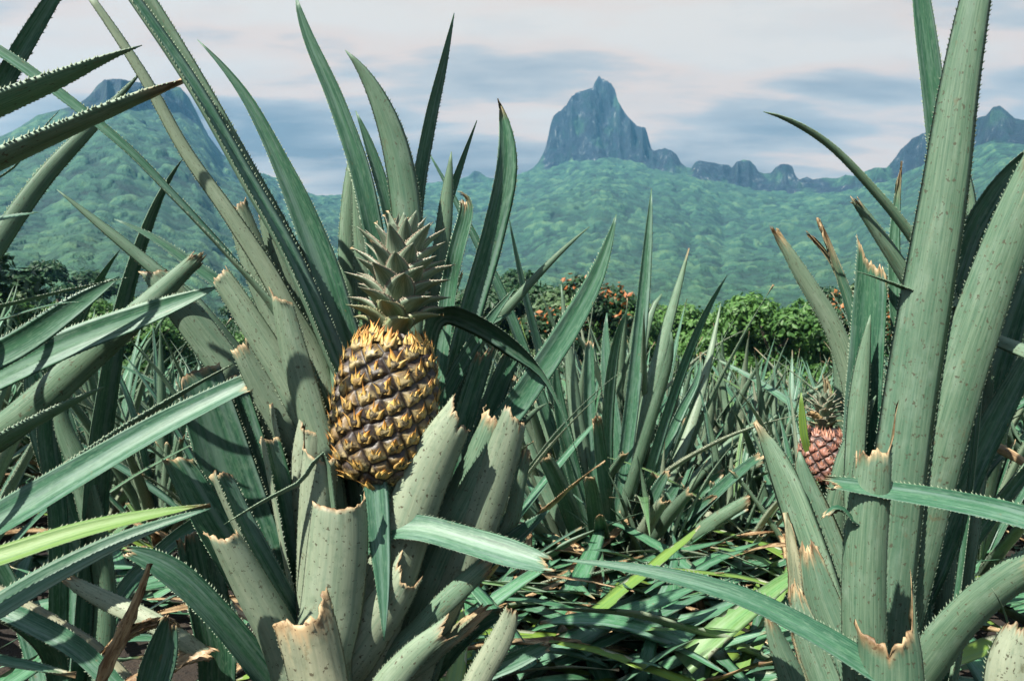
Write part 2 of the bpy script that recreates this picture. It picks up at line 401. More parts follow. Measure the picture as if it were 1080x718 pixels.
# ------------------------------------------------------------------ mountains
SIL = [(-700, 330), (-420, 260), (-280, 215), (-150, 180), (-60, 150), (0, 146), (20, 136), (40, 123), (60, 118), (80, 112), (93, 103), (102, 92), (110, 85), (130, 84), (135, 86),
       (150, 88), (165, 90), (190, 93), (200, 105), (210, 125), (220, 145), (235, 165), (250, 175), (270, 182), (285, 187), (300, 192), (320, 203),
       (333, 207), (345, 208), (365, 206), (400, 200), (440, 195), (470, 192), (485, 190), (494, 187), (500, 181), (506, 182), (513, 188), (525, 190), (540, 188),
       (555, 182), (562, 178), (568, 172), (574, 160), (578, 145), (581, 130), (584, 122), (590, 118), (598, 110), (604, 101), (612, 97), (620, 95),
       (625, 93), (628, 86), (632, 81), (638, 85), (645, 88), (649, 96), (652, 108), (658, 118), (665, 127), (672, 133), (681, 135), (684, 146),
       (687, 157), (690, 160), (694, 158), (701, 157), (708, 159), (714, 164), (718, 172), (724, 177), (729, 178), (733, 172), (737, 170), (744, 171),
       (752, 172), (760, 174), (768, 174), (772, 178), (776, 172), (784, 169), (792, 171), (797, 176), (800, 182), (806, 184), (813, 183), (818, 177),
       (823, 174), (831, 173), (836, 176), (839, 186), (843, 190), (850, 187), (858, 190), (870, 188), (885, 189), (892, 185), (900, 187), (912, 182),
       (922, 178), (935, 178), (945, 166), (950, 158), (956, 153), (962, 147), (972, 142), (980, 139), (990, 137), (1000, 138), (1020, 128), (1040, 122),
       (1048, 113), (1055, 112), (1062, 118), (1070, 125), (1080, 127), (1120, 140), (1200, 160), (1320, 200), (1500, 240), (1800, 300)]
BAS = [(-700, 336), (-60, 158), (0, 152), (40, 134), (93, 126), (110, 120), (150, 118), (190, 120), (210, 138), (235, 170), (300, 197), (333, 211), (440, 199), (520, 194), (560, 184), (580, 179),
       (600, 174), (640, 168), (665, 172), (690, 180), (710, 184), (740, 192), (770, 197), (800, 203), (850, 206), (900, 203), (935, 196), (960, 182), (1000, 168),
       (1050, 150), (1080, 155), (1200, 185), (1500, 250), (1800, 308)]
s1 = np.array([az_slope(*p) for p in SIL]); s2 = np.array([az_slope(*p) for p in BAS])
NA, NRr = 1100, 1130
az = np.linspace(R(-46), R(46), NA)
Ssil = np.interp(az, s1[:, 0], s1[:, 1]); Sbas = np.minimum(np.interp(az, s2[:, 0], s2[:, 1]), Ssil - .0015)
Rb = np.interp(az, [R(-40), R(-24), R(-14), R(-6), R(8), R(22), R(40)], [1750, 1900, 2350, 2650, 2500, 2350, 1900])
Rb = Rb + 90 * vnoise(az * 30, az * 0, 4)
rad = np.r_[np.geomspace(105, 1900, 800), np.linspace(1903, 2950, NRr - 800)]
Rg = rad[:, None] * np.ones((1, NA)); Ag = np.ones((NRr, 1)) * az[None]
X = Rg * np.sin(Ag); Y = Rg * np.cos(Ag)
Rbw = Rb[None] + 45 * fbm(X / 60, Y / 60, 23, 3) * np.clip((Ssil - Sbas)[None] * 30, 0.05, 1)
tt = np.clip((Rg - 105) / (Rbw - 105), 0, 1)
s0 = -.006
kg = np.exp(-np.linspace(-2.2, 2.2, 141) ** 2); Sbs = np.convolve(np.pad(Sbas, 70, mode='edge'), kg / kg.sum(), 'valid')
Smx = Sbs[None] + (Sbas - Sbs)[None] * tt ** 2.2
sl_ = s0 + (Smx - s0) * (1 - (1 - tt) ** 1.25) ** .72
und = fbm(X / 420, Y / 420, 31, 4); spur = np.abs(vnoise(Ag * 26 + und * .7, Rg / 1500, 12))
win = np.clip(tt * 4, 0, 1) * np.clip((1 - tt) * 3.5, 0, 1)
sl_ = sl_ + win * (.034 * und + .010 * (spur - .4))
sl_ = np.minimum(sl_, Sbas[None] * (.90 + .10 * tt))
Hm = sl_ * Rg
# cliffs above the forest line: ribs and ledges
k = np.clip((Rg - Rbw) / (60 + 110 * np.abs(vnoise(Ag * 70, Rg * 0, 8))), 0, 1)
k = np.clip(k + .55 * fbm(Ag * 60, k * 6.5, 91, 4) * 4 * k * (1 - k) * .5, 0, 1); k = .55 * k + .45 * (k * k * (3 - 2 * k)); led = np.round(k * 7) / 7; k = .7 * k + .3 * led
Hc = (Sbas + (Ssil - Sbas) * 1.0)[None] * Rbw
crest = (Ssil[None] - Sbas[None]) * Rg * (1 + .018 * fbm(Ag * 420, Rg * 0, 14, 2))
Hm = Hm + np.where(Rg > Rbw, k * crest, 0)
rock = np.clip((Rg - Rbw + 12) / 25, 0, 1) * np.clip((Ssil - Sbas)[None] * 34, 0, 1)
rock = rock * np.clip(.8 + .9 * fbm(X / 45, Hm / 60, 77, 3), .3, 1)
back = np.clip(Rg - (Rbw + 190), 0, None)
Hm = Hm - back * .75
CAMH = CAMZ
Hm = Hm + CAMH - .9 * np.clip((130 - Rg) / 25, 0, 1) * 3
# tree canopies: domes of three sizes
w1, r1 = worley(X / 9, Y / 9, 3); w2, r2 = worley(X / 17, Y / 17, 9); w3, r3 = worley(X / 36, Y / 36, 21)
dome = lambda w: np.sqrt(np.clip(1 - (w / .85) ** 2, 0, 1))
fd = np.clip(1.3 - Rg / 800, .0, 1)
can = .62 * fd * 4.2 * dome(w1) * (.3 + .9 * r1) + 6 * dome(w2) * (.2 + r2) * np.clip(Rg / 400, .25, 1) + 10 * dome(w3) * r3 ** 2 * np.clip((Rg - 300) / 900, 0, 1)
Hm = Hm + can * (1 - .85 * rock) * np.clip((Rg - 110) / 60, 0, 1) * np.where(Rg > Rbw + 40, .35, 1)
tone = .45 * r1 * fd + .55 * r2 + .35 * r3 * (1 - fd); tone = tone / 1.0
V = np.stack([X, Y, Hm], -1).reshape(-1, 3)
I = np.arange(NRr - 1)[:, None]; J = np.arange(NA - 1)[None]
Q = np.stack([I * NA + J, I * NA + J + 1, (I + 1) * NA + J + 1, (I + 1) * NA + J], -1).reshape(-1, 4)
t = NT('jungle_and_basalt'); pos = t.n('NewGeometry').outputs['Position']
rk = t.attr('rock').outputs['Fac']; tn = t.attr('tone').outputs['Fac']
vc = t.n('TexVoronoi', {'Scale': .085, 'Vector': pos}, feature='F1').outputs['Color']; vs = t.sep(vc)[0]
n1 = t.noise(pos, .012, 5., .6); n2 = t.noise(pos, .06, 6., .7); n3 = t.noise(pos, .004, 3., .5)
c = t.ramp(t.math('ADD', t.math('MULTIPLY', tn, .60), t.math('MULTIPLY_ADD', n2, .30, t.math('MULTIPLY', vs, .20))), [(.24, (.003, .014, .011)), (.46, (.010, .044, .028)), (.64, (.026, .088, .048)), (.86, (.085, .165, .075))])
c = t.mix(t.step(n1, .52, .75, 0, .5), c, (.06, .13, .065))
c = t.mix(t.step(n3, .45, .6, 0, .35), c, (.02, .06, .032))
px3 = t.sep(pos)
st = t.noise(t.xyz(t.math('MULTIPLY', px3[0], .05), t.math('MULTIPLY', px3[1], .05), t.math('MULTIPLY', px3[2], .017)), 1., 8., .7)
rc = t.ramp(st, [(.32, (.003, .009, .022)), (.53, (.010, .022, .040)), (.61, (.05, .07, .09)), (.69, (.34, .36, .36))])
veg = t.noise(pos, .022, 5., .62)
rc = t.mix(t.step(veg, .5, .6, 0, .8), rc, (.006, .030, .034))
c = t.mix(t.step(rk, .25, .6), c, rc)
bn = t.bump(t.math('ADD', n2, t.math('MULTIPLY', st, t.math('MULTIPLY', rk, 4.))), 1., 9.)
mm = t.done(t.pbsdf(Base_Color=c, Roughness=.9, Normal=bn))
tag(obj('mountains', make_mesh('mountains', V, Q, vattr={'rock': rock.ravel(), 'tone': tone.ravel()}, mats=(mm,))), kind='structure')

# ------------------------------------------------------------------ trees
def leaf_mat(name, dark, light, transl=.25):
    t = NT(name); a = t.attr('tone').outputs['Fac']; g = t.n('NewGeometry').outputs['Position']
    f = t.math('ADD', t.math('MULTIPLY', a, .7), t.math('MULTIPLY', t.noise(g, .9, 3.), .3))
    c = t.ramp(f, [(.15, dark), (.55, tuple((x + y) / 2 for x, y in zip(dark, light))), (.9, light)])
    p = t.pbsdf(Base_Color=c, Roughness=.55); tr = t.n('BsdfTranslucent', {'Color': c})
    m = t.n('MixShader', {0: transl}); t.t.links.new(p, m.inputs[1]); t.t.links.new(tr.outputs[0], m.inputs[2])
    return t.done(m.outputs[0])
M_BRIGHT = leaf_mat('bright_foliage', (.022, .078, .016), (.105, .235, .045))
M_DARK = leaf_mat('dark_foliage', (.010, .036, .014), (.035, .10, .03))
M_PALE = leaf_mat('pale_foliage', (.045, .095, .035), (.12, .19, .08))
M_FLAME = leaf_mat('orange_blossom', (.28, .085, .02), (.50, .19, .05), .2)
t = NT('bark'); g = t.n('TexCoord').outputs['Object']; nn = t.noise(g, 6., 5., .7)
M_BARK = t.done(t.pbsdf(Base_Color=t.mix(nn, (.05, .04, .03), (.19, .16, .12)), Roughness=.9, Normal=t.bump(nn, .8, .05)))

def tube(path, rads, k=7):
    path = np.asarray(path, float); T = unit(np.gradient(path, axis=0)); ref = np.array([.3, 1, .1]); a = unit(np.cross(T, ref)); b = np.cross(T, a)
    th = np.linspace(0, 2 * math.pi, k + 1)[:-1]
    V = (path[:, None] + (np.cos(th)[None, :, None] * a[:, None] + np.sin(th)[None, :, None] * b[:, None]) * np.asarray(rads)[:, None, None]).reshape(-1, 3)
    I = np.arange(len(path) - 1)[:, None]; J = np.arange(k)[None]
    Q = np.stack([I * k + J, I * k + (J + 1) % k, (I + 1) * k + (J + 1) % k, (I + 1) * k + J], -1).reshape(-1, 4)
    return V, Q
def crown_quads(lobes, n, size, rs, spread=.5):
    vol = np.array([l[3] * l[4] for l in lobes]); pick = rs.choice(len(lobes), n, p=vol / vol.sum())
    Lb = np.array(lobes)[pick]; d = unit(rs.normal(size=(n, 3))); d[:, 2] = np.where(d[:, 2] < -.35, -d[:, 2] * .6, d[:, 2]); d = unit(d)
    rr = rs.uniform(.45, 1.06, n) ** .55
    lump = 1 + .16 * np.sin(d[:, 0] * 7 + pick) * np.cos(d[:, 1] * 6 + d[:, 2] * 5)
    c = Lb[:, :3] + d * (rr * lump)[:, None] * Lb[:, [3, 3, 4]]
    nrm = unit(d + rs.normal(0, spread, (n, 3)) + [0, 0, .35]); a = unit(np.cross(nrm, rs.normal(size=(n, 3)))); b = np.cross(nrm, a)
    s = size * rs.uniform(.6, 1.4, n)[:, None]
    V = np.stack([c - a * s, c + b * s * .5 - nrm * s * .12, c + a * s, c - b * s * .5 - nrm * s * .12], 1).reshape(-1, 3)
    tone = np.repeat(np.clip(rs.normal(.5, .2, n) + (rs.random(len(lobes))[pick] - .5) * .3, 0, 1), 4)
    return V, np.arange(4 * n).reshape(-1, 4), tone
def tree_meshes(seed, h, wd, nq, size, mat, low=.12, flame=0., slim=1.):
    rs = np.random.default_rng(seed); lobes = []
    for k in range(int(22 * slim) + 4):
        zf = rs.uniform(low, .92); wr = wd / 2 * math.sqrt(max(.05, 1 - ((zf - .42) / .62) ** 2))
        an = rs.uniform(0, 6.283); q = wr * math.sqrt(rs.random()) * .8
        lr = wd * rs.uniform(.09, .22); lobes.append((q * math.cos(an), q * math.sin(an), zf * h, lr, lr * rs.uniform(.6, .85)))
    tv, tq = tube([(0, 0, -.6), (.05, .02, h * .12), (.1, -.05, h * .3), (.05, 0, h * .55), (0, 0, h * .8)], [h * .045, h * .034, h * .028, h * .018, h * .006], 9)
    TV = [tv]; TQ = [tq]; o = len(tv)
    for l in lobes[:8]:
        z0 = h * rs.uniform(.2, .45); e = np.array(l[:3]) * [.6, .6, .9]; s = np.array([.08, 0, z0]); m = (s + e) / 2 + [0, 0, -.03 * h]
        v, q = tube([s, m, e], [h * .016, h * .011, h * .004], 6); TV.append(v); TQ.append(q + o); o += len(v)
    tm = make_mesh('trunk', np.concatenate(TV), np.concatenate(TQ), mats=(M_BARK,))
    v, q, tn = crown_quads(lobes, nq, size, rs)
    cm = make_mesh('crown', v, q, smooth=False, vattr={'tone': tn}, mats=(mat,))
    fm = None
    if flame:
        top = [(l[0], l[1], l[2] + l[4] * .25, l[3] * 1.02, l[4] * .95) for l in lobes if l[2] > h * .45]
        v, q, tn = crown_quads(top, int(nq * flame), size * .9, rs)
        fm = make_mesh('blossom', v, q, smooth=False, vattr={'tone': tn}, mats=(M_FLAME,))
    return tm, cm, fm
TREES = {
    'bright': [tree_meshes(1, 6.2, 8.0, 13000, .17, M_BRIGHT, .0), tree_meshes(2, 5.2, 7.0, 10000, .17, M_BRIGHT, .0)],
    'dark': [tree_meshes(3, 7.0, 7.5, 7000, .22, M_DARK), tree_meshes(4, 8.5, 7.0, 7000, .22, M_DARK)],
    'pale': [tree_meshes(5, 7.5, 4.2, 5000, .20, M_PALE, .1), tree_meshes(6, 6.5, 5.5, 6000, .20, M_PALE, .1)],
    'flame': [tree_meshes(7, 7.0, 7.5, 6000, .20, M_DARK, .2, .07)],
}
def gzs(x, y): return float(gz(np.array(x), np.array(y)))
def tree(kind, var, px, d, s, label, group=None, z=None, rot=None):
    p = P(px, 405, d); r = empty(kind_name[kind], (p[0], p[1], (gzs(p[0], p[1]) if z is None else z)))
    r.scale = (s, s, s); r.rotation_euler[2] = random.uniform(0, 6.28) if rot is None else rot
    tm, cm, fm = TREES[kind][var]
    obj('trunk', tm, r); obj('crown', cm, r)
    if fm: obj('blossom', fm, r)
    return tag(r, label, 'tree', group)
kind_name = {'bright': 'leafy_tree', 'dark': 'dark_tree', 'pale': 'pale_tree', 'flame': 'flame_tree'}
tree('bright', 0, 818, 46, 1.08, 'rounded bright green tree rising above the field just left of the right plant')
tree('bright', 1, 742, 50, .78, 'low bright green tree to the left of the rounded one at the field edge')
tree('bright', 1, 878, 44, .62, 'small bright green bush partly behind the torn leaves of the right plant')
tree('flame', 0, 612, 49, 1.06, 'dark tree with orange blossoms above the middle of the field')
tree('flame', 0, 922, 47, .98, 'dark tree with orange blossoms seen behind the split leaf on the right', rot=2.)
tree('bright', 1, 30, 40, .93, 'bright green bush above the field near the left edge of the photo')
tree('dark', 1, -62, 38, 1.25, 'tall dark tree cut off by the left edge of the photo')
tree('pale', 0, 98, 70, 1.15, 'pale feathery tree standing just right of the bright bush on the left')
tree('pale', 0, 150, 78, 1.15, 'pale feathery tree behind the dark pointed blade on the left')
tree('dark', 0, 548, 62, 1.2, 'dark tree left of the orange blossoming tree above the field')
rs = random.Random(5)
for k in range(34):                       # the belt of trees that closes the field
    px = -60 + k * 35 + rs.uniform(-12, 12); d = rs.uniform(52, 78)
    if 760 < px < 880: d = rs.uniform(60, 80)
    kd = rs.choice(['bright', 'bright', 'bright', 'dark', 'pale']); 
    tree(kd, rs.randrange(2), px, d, rs.uniform(.95, 1.3), 'one of the mixed green trees in the belt closing off the field', 'trees in the belt behind the field')
for k in range(90):
    px = -120 + k * 15 + rs.uniform(-14, 14); d = rs.uniform(85, 170)
    kd = rs.choice(['dark', 'bright', 'pale', 'bright'])
    p = P(px, 405, d); ii = int(np.argmin(np.abs(rad - math.hypot(p[0], p[1])))); jj = int(np.argmin(np.abs(az - math.atan2(p[0], p[1]))))
    tree(kd, rs.randrange(2), px, d, rs.uniform(1.3, 2.1), 'one of the distant trees at the foot of the mountain slope', 'trees at the foot of the mountain', z=max(gzs(p[0], p[1]), float(Hm[ii, jj]) - 2.5) if math.hypot(p[0], p[1]) > 110 else None)
# ------------------------------------------------------------------ generic pineapple plants
def plant_leaves(seed, n=34, L=.78, wmax=.045, cutp=.3, nl=12, nu=3, teeth=0., spread=1., thick=.0012, droop=1.):
    rs = np.random.default_rng(seed); out = []
    for k in range(n):
        f = (k + .5) / n; az_ = k * 2.39996 + rs.normal(0, .25)
        el = R(14 + 70 * f ** .75 + rs.normal(0, 5)); 
        if spread != 1: el = math.pi / 2 - (math.pi / 2 - el) * spread
        ln = L * (.62 + .5 * math.sin(math.pi * min(1, .22 + f * .72))) * rs.uniform(.82, 1.12)
        cutl = rs.random() < cutp
        if cutl: ln *= rs.uniform(.3, .65)
        m = 50; s = np.linspace(0, 1, m) * ln
        bend = R(rs.uniform(8, 34)) * (1.25 - f) * droop
        e = el + R(6) - bend * (s / L) ** 1.6 * 1.5
        daz = az_ + rs.normal(0, .12) * s / L
        dx = np.cos(e); ds = np.r_[0, np.diff(s)]
        hx = np.cumsum(dx * np.cos(daz) * ds); hy = np.cumsum(dx * np.sin(daz) * ds); hz_ = np.cumsum(np.sin(e) * ds)
        C = np.stack([hx + .025 * math.cos(az_), hy + .025 * math.sin(az_), hz_ + .03 + .14 * f], 1)
        W = wmax * rs.uniform(.8, 1.15) * np.interp(s / ln, [0, .12, .45, .75, 1], [1., 1, .86, .55, .45] if cutl else [1., 1, .88, .52, .02])
        rad_ = np.array([math.cos(az_), math.sin(az_), 0]); Nn = np.array([0, 0, .8]) - rad_ * .6
        tw = rs.normal(0, .35) * s / L; T = unit(np.gradient(C, axis=0)); Nn = unit(Nn - T * (T @ Nn)[:, None])
        Nn = np.cos(tw)[:, None] * Nn + np.sin(tw)[:, None] * np.cross(T, Nn)
        yl = rs.random() ** 6 * .9 if f > .3 else rs.random() ** 3 * .9
        da = 1. if (f < .12 and rs.random() < .5) else 0.
        out.append(leaf_arrays(C, W, Nn, rs.uniform(55, 95), nl=nl, nu=nu, thick=thick, cut=(rs.normal(0, .5) or .1) if cutl else 0, jag=.006, drylen=.008,
                               yellow=yl, dryall=da, teeth=teeth, tlen=.0028, rnd=rs.random(), wave=.03))
    return out
def plant_base(x, y): return (x, y, gzs(x, y))
def parts_plant(seed, x, y, label, rotz=0., s=1., group=None, **kw):
    r = empty('pineapple_plant', plant_base(x, y)); r.rotation_euler[2] = rotz; r.scale = (s, s, s)
    for a in plant_leaves(seed, **kw): obj('leaf', join_leaves('leaf', [a], M_LEAF), r)
    return tag(r, label, 'pineapple plant', group)
def copy_plant(src, x, y, rotz, s, label, group=None):
    r = src.copy(); COL.objects.link(r); r.location = plant_base(x, y); r.rotation_euler[2] = rotz; r.scale = (s, s, s); r['label'] = label
    if group: r['group'] = group
    elif 'group' in r: del r['group']
    for c in src.children:
        q = c.copy(); COL.objects.link(q); q.parent = r
    return r
def at(px, d): p = P(px, 405, d); return p[0], p[1]
PP = []
near = [ # px, depth, rotation, scale, label
    (262, 2.5, 0.3, .9, 'pineapple plant in shade directly behind the left side of the fruiting plant'),
    (470, 1.95, 1.7, .88, 'pineapple plant crowded behind the trimmed stubs to the right of the ripe fruit'),
    (-45, 2.0, 2.2, .95, 'pineapple plant in shadow behind the long crossing leaves at the left edge'),
    (330, 3.1, 4.0, 1.0, 'pineapple plant whose blades rise behind the left shoulder of the ripe pineapple'),
    (560, 3.5, 5.1, .95, 'pineapple plant just behind and left of the tall upright middle plant'),
    (735, 3.7, .9, .86, 'pineapple plant behind and right of the tall upright middle plant'),
    (1015, 2.2, 3.0, 1.0, 'pineapple plant hidden behind the thick grey stalks of the right plant'),
    (835, 3.4, 2.6, .78, 'pineapple plant at the far end of the littered gap left of the young fruit'),
    (905, 2.75, 5.6, .82, 'pineapple plant seen behind the young reddish pineapple'),
    (700, 2.95, 2.2, .85, 'pineapple plant close behind the right flank of the tall middle plant'),
    (580, 2.75, 3.3, .82, 'pineapple plant close behind the left flank of the tall middle plant'),
    (815, 2.7, 4.4, .8, 'low pineapple plant with cut blades in the gap just left of the young fruit'),
    (175, 2.75, 2.0, .92, 'sunlit pineapple plant low in the gap just left of the trimmed pale stubs'),
    (228, 3.5, 5.2, .95, 'sunlit pineapple plant far back in the gap above the thick toothed blade'),
    (600, 2.5, 2.9, .98, 'pineapple plant merging with the left half of the tall middle plant'),
    (682, 2.65, .2, .98, 'pineapple plant merging with the right half of the tall middle plant'),
    (648, 2.95, 5.0, 1.08, 'pineapple plant directly behind the fan of the tall middle plant'),
    (655, 3.6, 1.4, .85, 'pineapple plant showing only its tips above the tall middle plant'),
    (775, 2.95, 3.7, .9, 'pineapple plant crowding the right side of the tall middle plant'),
    (765, 2.3, 1.9, .66, 'low trimmed pineapple plant right of the middle plant above the litter'),
    (850, 2.2, .4, .76, 'low pineapple plant tucked behind the left leaves of the right plant'),
    (120, 3.3, 1.1, .98, 'sunlit pineapple plant in the gap between crossing leaves on the left'),
]
for k, (px, d, rz, s, lab) in enumerate(near):
    x, y = at(px, d)
    if k < 3: PP.append(parts_plant(100 + k, x, y, lab, rz, s, n=38, nl=20, nu=5, teeth=.0055, L=.80, cutp=(.25, .45, .3)[k], thick=.0018))
    else: copy_plant(PP[k % 3], x, y, rz, s, lab)
trim = [(728, 2.75, .4, .95, 'short trimmed pineapple plant with cut blades right beside the middle plant'),
        (795, 2.55, 2.1, .85, 'short trimmed pineapple plant in front of the littered gap left of the right plant'),
        (832, 2.95, 3.9, 1.0, 'short trimmed pineapple plant behind the gap, below the young fruit'),
        (760, 3.35, 5.3, 1.05, 'short trimmed pineapple plant far back in the gap left of the young fruit'),
        (690, 2.2, 1.2, .62, 'small trimmed pineapple plant at the foot of the tall middle plant')]
for k, (px, d, rz, s, lab) in enumerate(trim):
    x, y = at(px, d)
    if k == 0: TP = parts_plant(150, x, y, lab, rz, s, n=44, nl=16, nu=7, teeth=.006, L=.62, wmax=.048, cutp=.62, thick=.0016)
    else: copy_plant(TP, x, y, rz, s, lab)
FM = [join_leaves('pineapple_plant', plant_leaves(300 + k, n=44, L=.84, wmax=.050, cutp=.22, nl=11, nu=3), M_FIELD) for k in range(8)]
rs = random.Random(21); spots = []
for i in range(72):
    for j in range(-80, 81):
        x = j * .50 + rs.uniform(-.13, .13) + (i % 2) * .25; y = 2.7 + i * (.50 if i < 8 else .56) + rs.uniform(-.14, .14) + max(0, i - 20) * .06
        if y > 33 or abs(x) > y * .72 + .9: continue
        if y < 4.6 and min(math.hypot(x - at(q[0], q[1])[0], y - at(q[0], q[1])[1]) for q in near + [(640, 2.35)]) < .5: continue
        if y < 3.3 and .45 < x < 1.25: continue
        spots.append((math.hypot(x, y), x, y))
spots.sort()
stuff = []
for n_, (r_, x, y) in enumerate(spots):
    s = rs.uniform(.82, 1.08) * (1.04 if r_ < 5.5 else .9) * (.92 if 700 < 540 + F * x / y < 930 else 1); rz = rs.uniform(0, 6.28); me = FM[rs.randrange(8)]
    if n_ < 296:
        o = bpy.data.objects.new('pineapple_plant', me); o.location = plant_base(x, y); o.rotation_euler = (0, 0, rz); o.scale = (s, s, s); link(o)
        u = 540 + F * x / y
        if u < 400: lab, gr = 'pineapple plant in the massed rows of the field left of the ripe fruit', 'field plants left of the ripe fruit'
        elif u < 850: lab, gr = 'pineapple plant in the massed rows between the ripe and the young fruit', 'field plants between the two fruits'
        else: lab, gr = 'pineapple plant in the massed rows behind the thick right plant', 'field plants behind the right plant'
        tag(o, lab, 'pineapple plant', gr)
    else: stuff.append((me, x, y, rz, s))
# the far rows, past counting: one mass
SM = [join_leaves('far', plant_leaves(400 + k, n=22, L=.8, wmax=.055, cutp=.15, nl=7, nu=3), M_FIELD) for k in range(3)]
def mesh_np(me):
    v = np.empty(len(me.vertices) * 3, np.float32); me.vertices.foreach_get('co', v)
    lv = np.empty(len(me.loops), np.int32); me.loops.foreach_get('vertex_index', lv)
    tot = np.empty(len(me.polygons), np.int32); me.polygons.foreach_get('loop_total', tot)
    g = lambda n, k, c: (lambda b: (me.attributes[n].data.foreach_get(k, b), b)[1])(np.empty(c, np.float32))
    nq = int((tot == 4).sum())
    return v.reshape(-1, 3), lv[:nq * 4].reshape(-1, 4), lv[nq * 4:].reshape(-1, 3), g('lc', 'vector', len(v)).reshape(-1, 3), g('lf', 'vector', len(v)).reshape(-1, 3), g('side', 'value', len(tot))
SN = [mesh_np(m) for m in SM]
arr = []
for me, x, y, rz, s in stuff:
    v, q, tr, lc, lf, sd = SN[rs.randrange(3)]; c_, s_ = math.cos(rz) * s, math.sin(rz) * s
    vv = np.stack([v[:, 0] * c_ - v[:, 1] * s_ + x, v[:, 0] * s_ + v[:, 1] * c_ + y, v[:, 2] * s + gzs(x, y)], 1)
    arr.append(dict(V=vv, Q=q, T=tr, sq=sd[:len(q)], st=sd[len(q):], lc=lc, lf=lf))
if arr: tag(obj('pineapple_rows', join_leaves('pineapple_rows', arr, M_FIELD)), kind='stuff')
# trimmed leaves lying on the soil between the rows
lit = []; nr_ = np.random.default_rng(9)
def ground_leaf(x, y, an, ln, w_, z, yellow, dry, lift=.0, curl=40, nl=12, teeth=0):
    s = np.linspace(0, 1, 40); C = np.stack([x + np.cos(an + .25 * s) * s * ln, y + np.sin(an + .25 * s) * s * ln, gzs(x, y) + z + lift * s + .02 * np.sin(s * 3)], 1)
    return leaf_arrays(C, w_ * np.interp(s, [0, .3, .8, 1], [1, .95, .55, .05]), np.array([[nr_.normal(0, .3), nr_.normal(0, .3), 1]]) * np.ones((40, 1)), curl, nl=nl, nu=5, thick=.001, yellow=yellow, dryall=dry, teeth=teeth, wave=.06)
for k in range(1150):
    if k < 430: x = nr_.uniform(.15, 1.3); y = nr_.uniform(1.7, 4.2)
    elif k < 680: x = nr_.uniform(-.1, .75); y = nr_.uniform(1.35, 2.3)
    else: x = nr_.uniform(-1.6, 1.6); y = nr_.uniform(.9, 4.5)
    lit.append(ground_leaf(x, y, nr_.uniform(0, 6.28), nr_.uniform(.2, .55), nr_.uniform(.024, .058), nr_.uniform(.01, .15), nr_.random() ** (.9 if x > .4 and y < 2.5 else 3), float(nr_.random() < .11), nr_.uniform(-.02, .16)))
tag(obj('leaf_litter', join_leaves('leaf_litter', lit, M_FIELD)), kind='stuff')
# ------------------------------------------------------------------ pineapples
def rind_mat(name, boss_lo, boss_hi, tintc):
    t = NT(name); v = t.sep(t.attr('eye').outputs['Vector']); e, ly, rn = v[0], v[1], v[2]
    g = t.n('TexCoord').outputs['Object']; n1 = t.noise(g, 160., 4., .65); n2 = t.noise(g, 45., 3., .6)
    c = t.mix(t.step(t.math('ADD', n1, t.math('MULTIPLY', rn, .2)), .48, .8), boss_lo, boss_hi)
    c = t.mix(t.step(ly, -.08, .32, .0, .85), c, (.026, .016, .018))
    c = t.mix(t.step(n2, .52, .66, 0, .5), c, tintc)
    c = t.mix(t.step(e, .03, .20, 1., 0.), c, (.016, .010, .007))
    return t.done(t.pbsdf(Base_Color=c, Roughness=.48, Normal=t.bump(n1, .45, .0015)))
def bract_mat(name, root, tipc):
    t = NT(name); v = t.sep(t.attr('eye').outputs['Vector'])
    g = t.n('TexCoord').outputs['Object']; n1 = t.noise(g, 220., 3., .6)
    f = t.math('ADD', v[0], t.math('MULTIPLY', t.math('SUBTRACT', n1, .5), .7))
    c = t.ramp(f, [(.05, tuple(.55 * x for x in root)), (.35, root), (.68, tipc), (.96, tuple(.28 * x for x in tipc))])
    c = t.mix(t.math('MULTIPLY', v[2], .5), c, (.20, .075, .02))
    p = t.pbsdf(Base_Color=c, Roughness=.55); return t.done(p)
M_RIND = rind_mat('ripe_rind', (.026, .018, .012), (.42, .33, .16), (.30, .18, .045))
M_BRACT = bract_mat('golden_bract', (.60, .41, .12), (.55, .24, .04))
M_RIND2 = rind_mat('young_rind', (.16, .075, .06), (.42, .26, .21), (.42, .16, .10))
M_BRACT2 = bract_mat('reddish_bract', (.42, .20, .14), (.46, .22, .14))
def crown_mat():
    t = NT('crown_leaf_surface'); lc = t.sep(t.attr('lc').outputs['Vector']); lf = t.sep(t.attr('lf').outputs['Vector']); side = t.attr('side').outputs['Fac']
    ro = t.math('MULTIPLY', lf[2], 37.)
    fine = t.noise(t.xyz(t.math('MULTIPLY', lc[0], 22.), t.math('MULTIPLY_ADD', lc[1], 30., ro), ro), 1., 4., .6)
    gr = t.noise(t.xyz(t.math('MULTIPLY', lc[0], 40.), t.math('MULTIPLY_ADD', lc[1], 900., ro), ro), 1., 2., .5)
    lo = t.mix(t.step(fine, .3, .7), (.10, .165, .105), (.30, .36, .255)); lo = t.mix(t.step(gr, .55, .7, 0, .5), lo, (.11, .13, .10))
    up = t.mix(t.step(fine, .3, .7), (.06, .10, .06), (.15, .19, .12))
    c = t.mix(side, up, lo)
    ed = t.step(t.math('ABSOLUTE', t.math('SUBTRACT', lc[0], .5)), .38, .5)
    c = t.mix(t.math('MULTIPLY', ed, .75), c, (.26, .17, .125)); c = t.mix(t.math('MULTIPLY', lc[2], .8), c, (.42, .36, .27))
    c = t.mix(lf[0], c, (.38, .26, .13)); c = t.mix(t.math('MULTIPLY', lf[1], .6), c, (.26, .30, .07))
    return t.done(t.pbsdf(Base_Color=c, Roughness=.5, Normal=t.bump(fine, .4, .0008)))
M_CROWN = crown_mat()
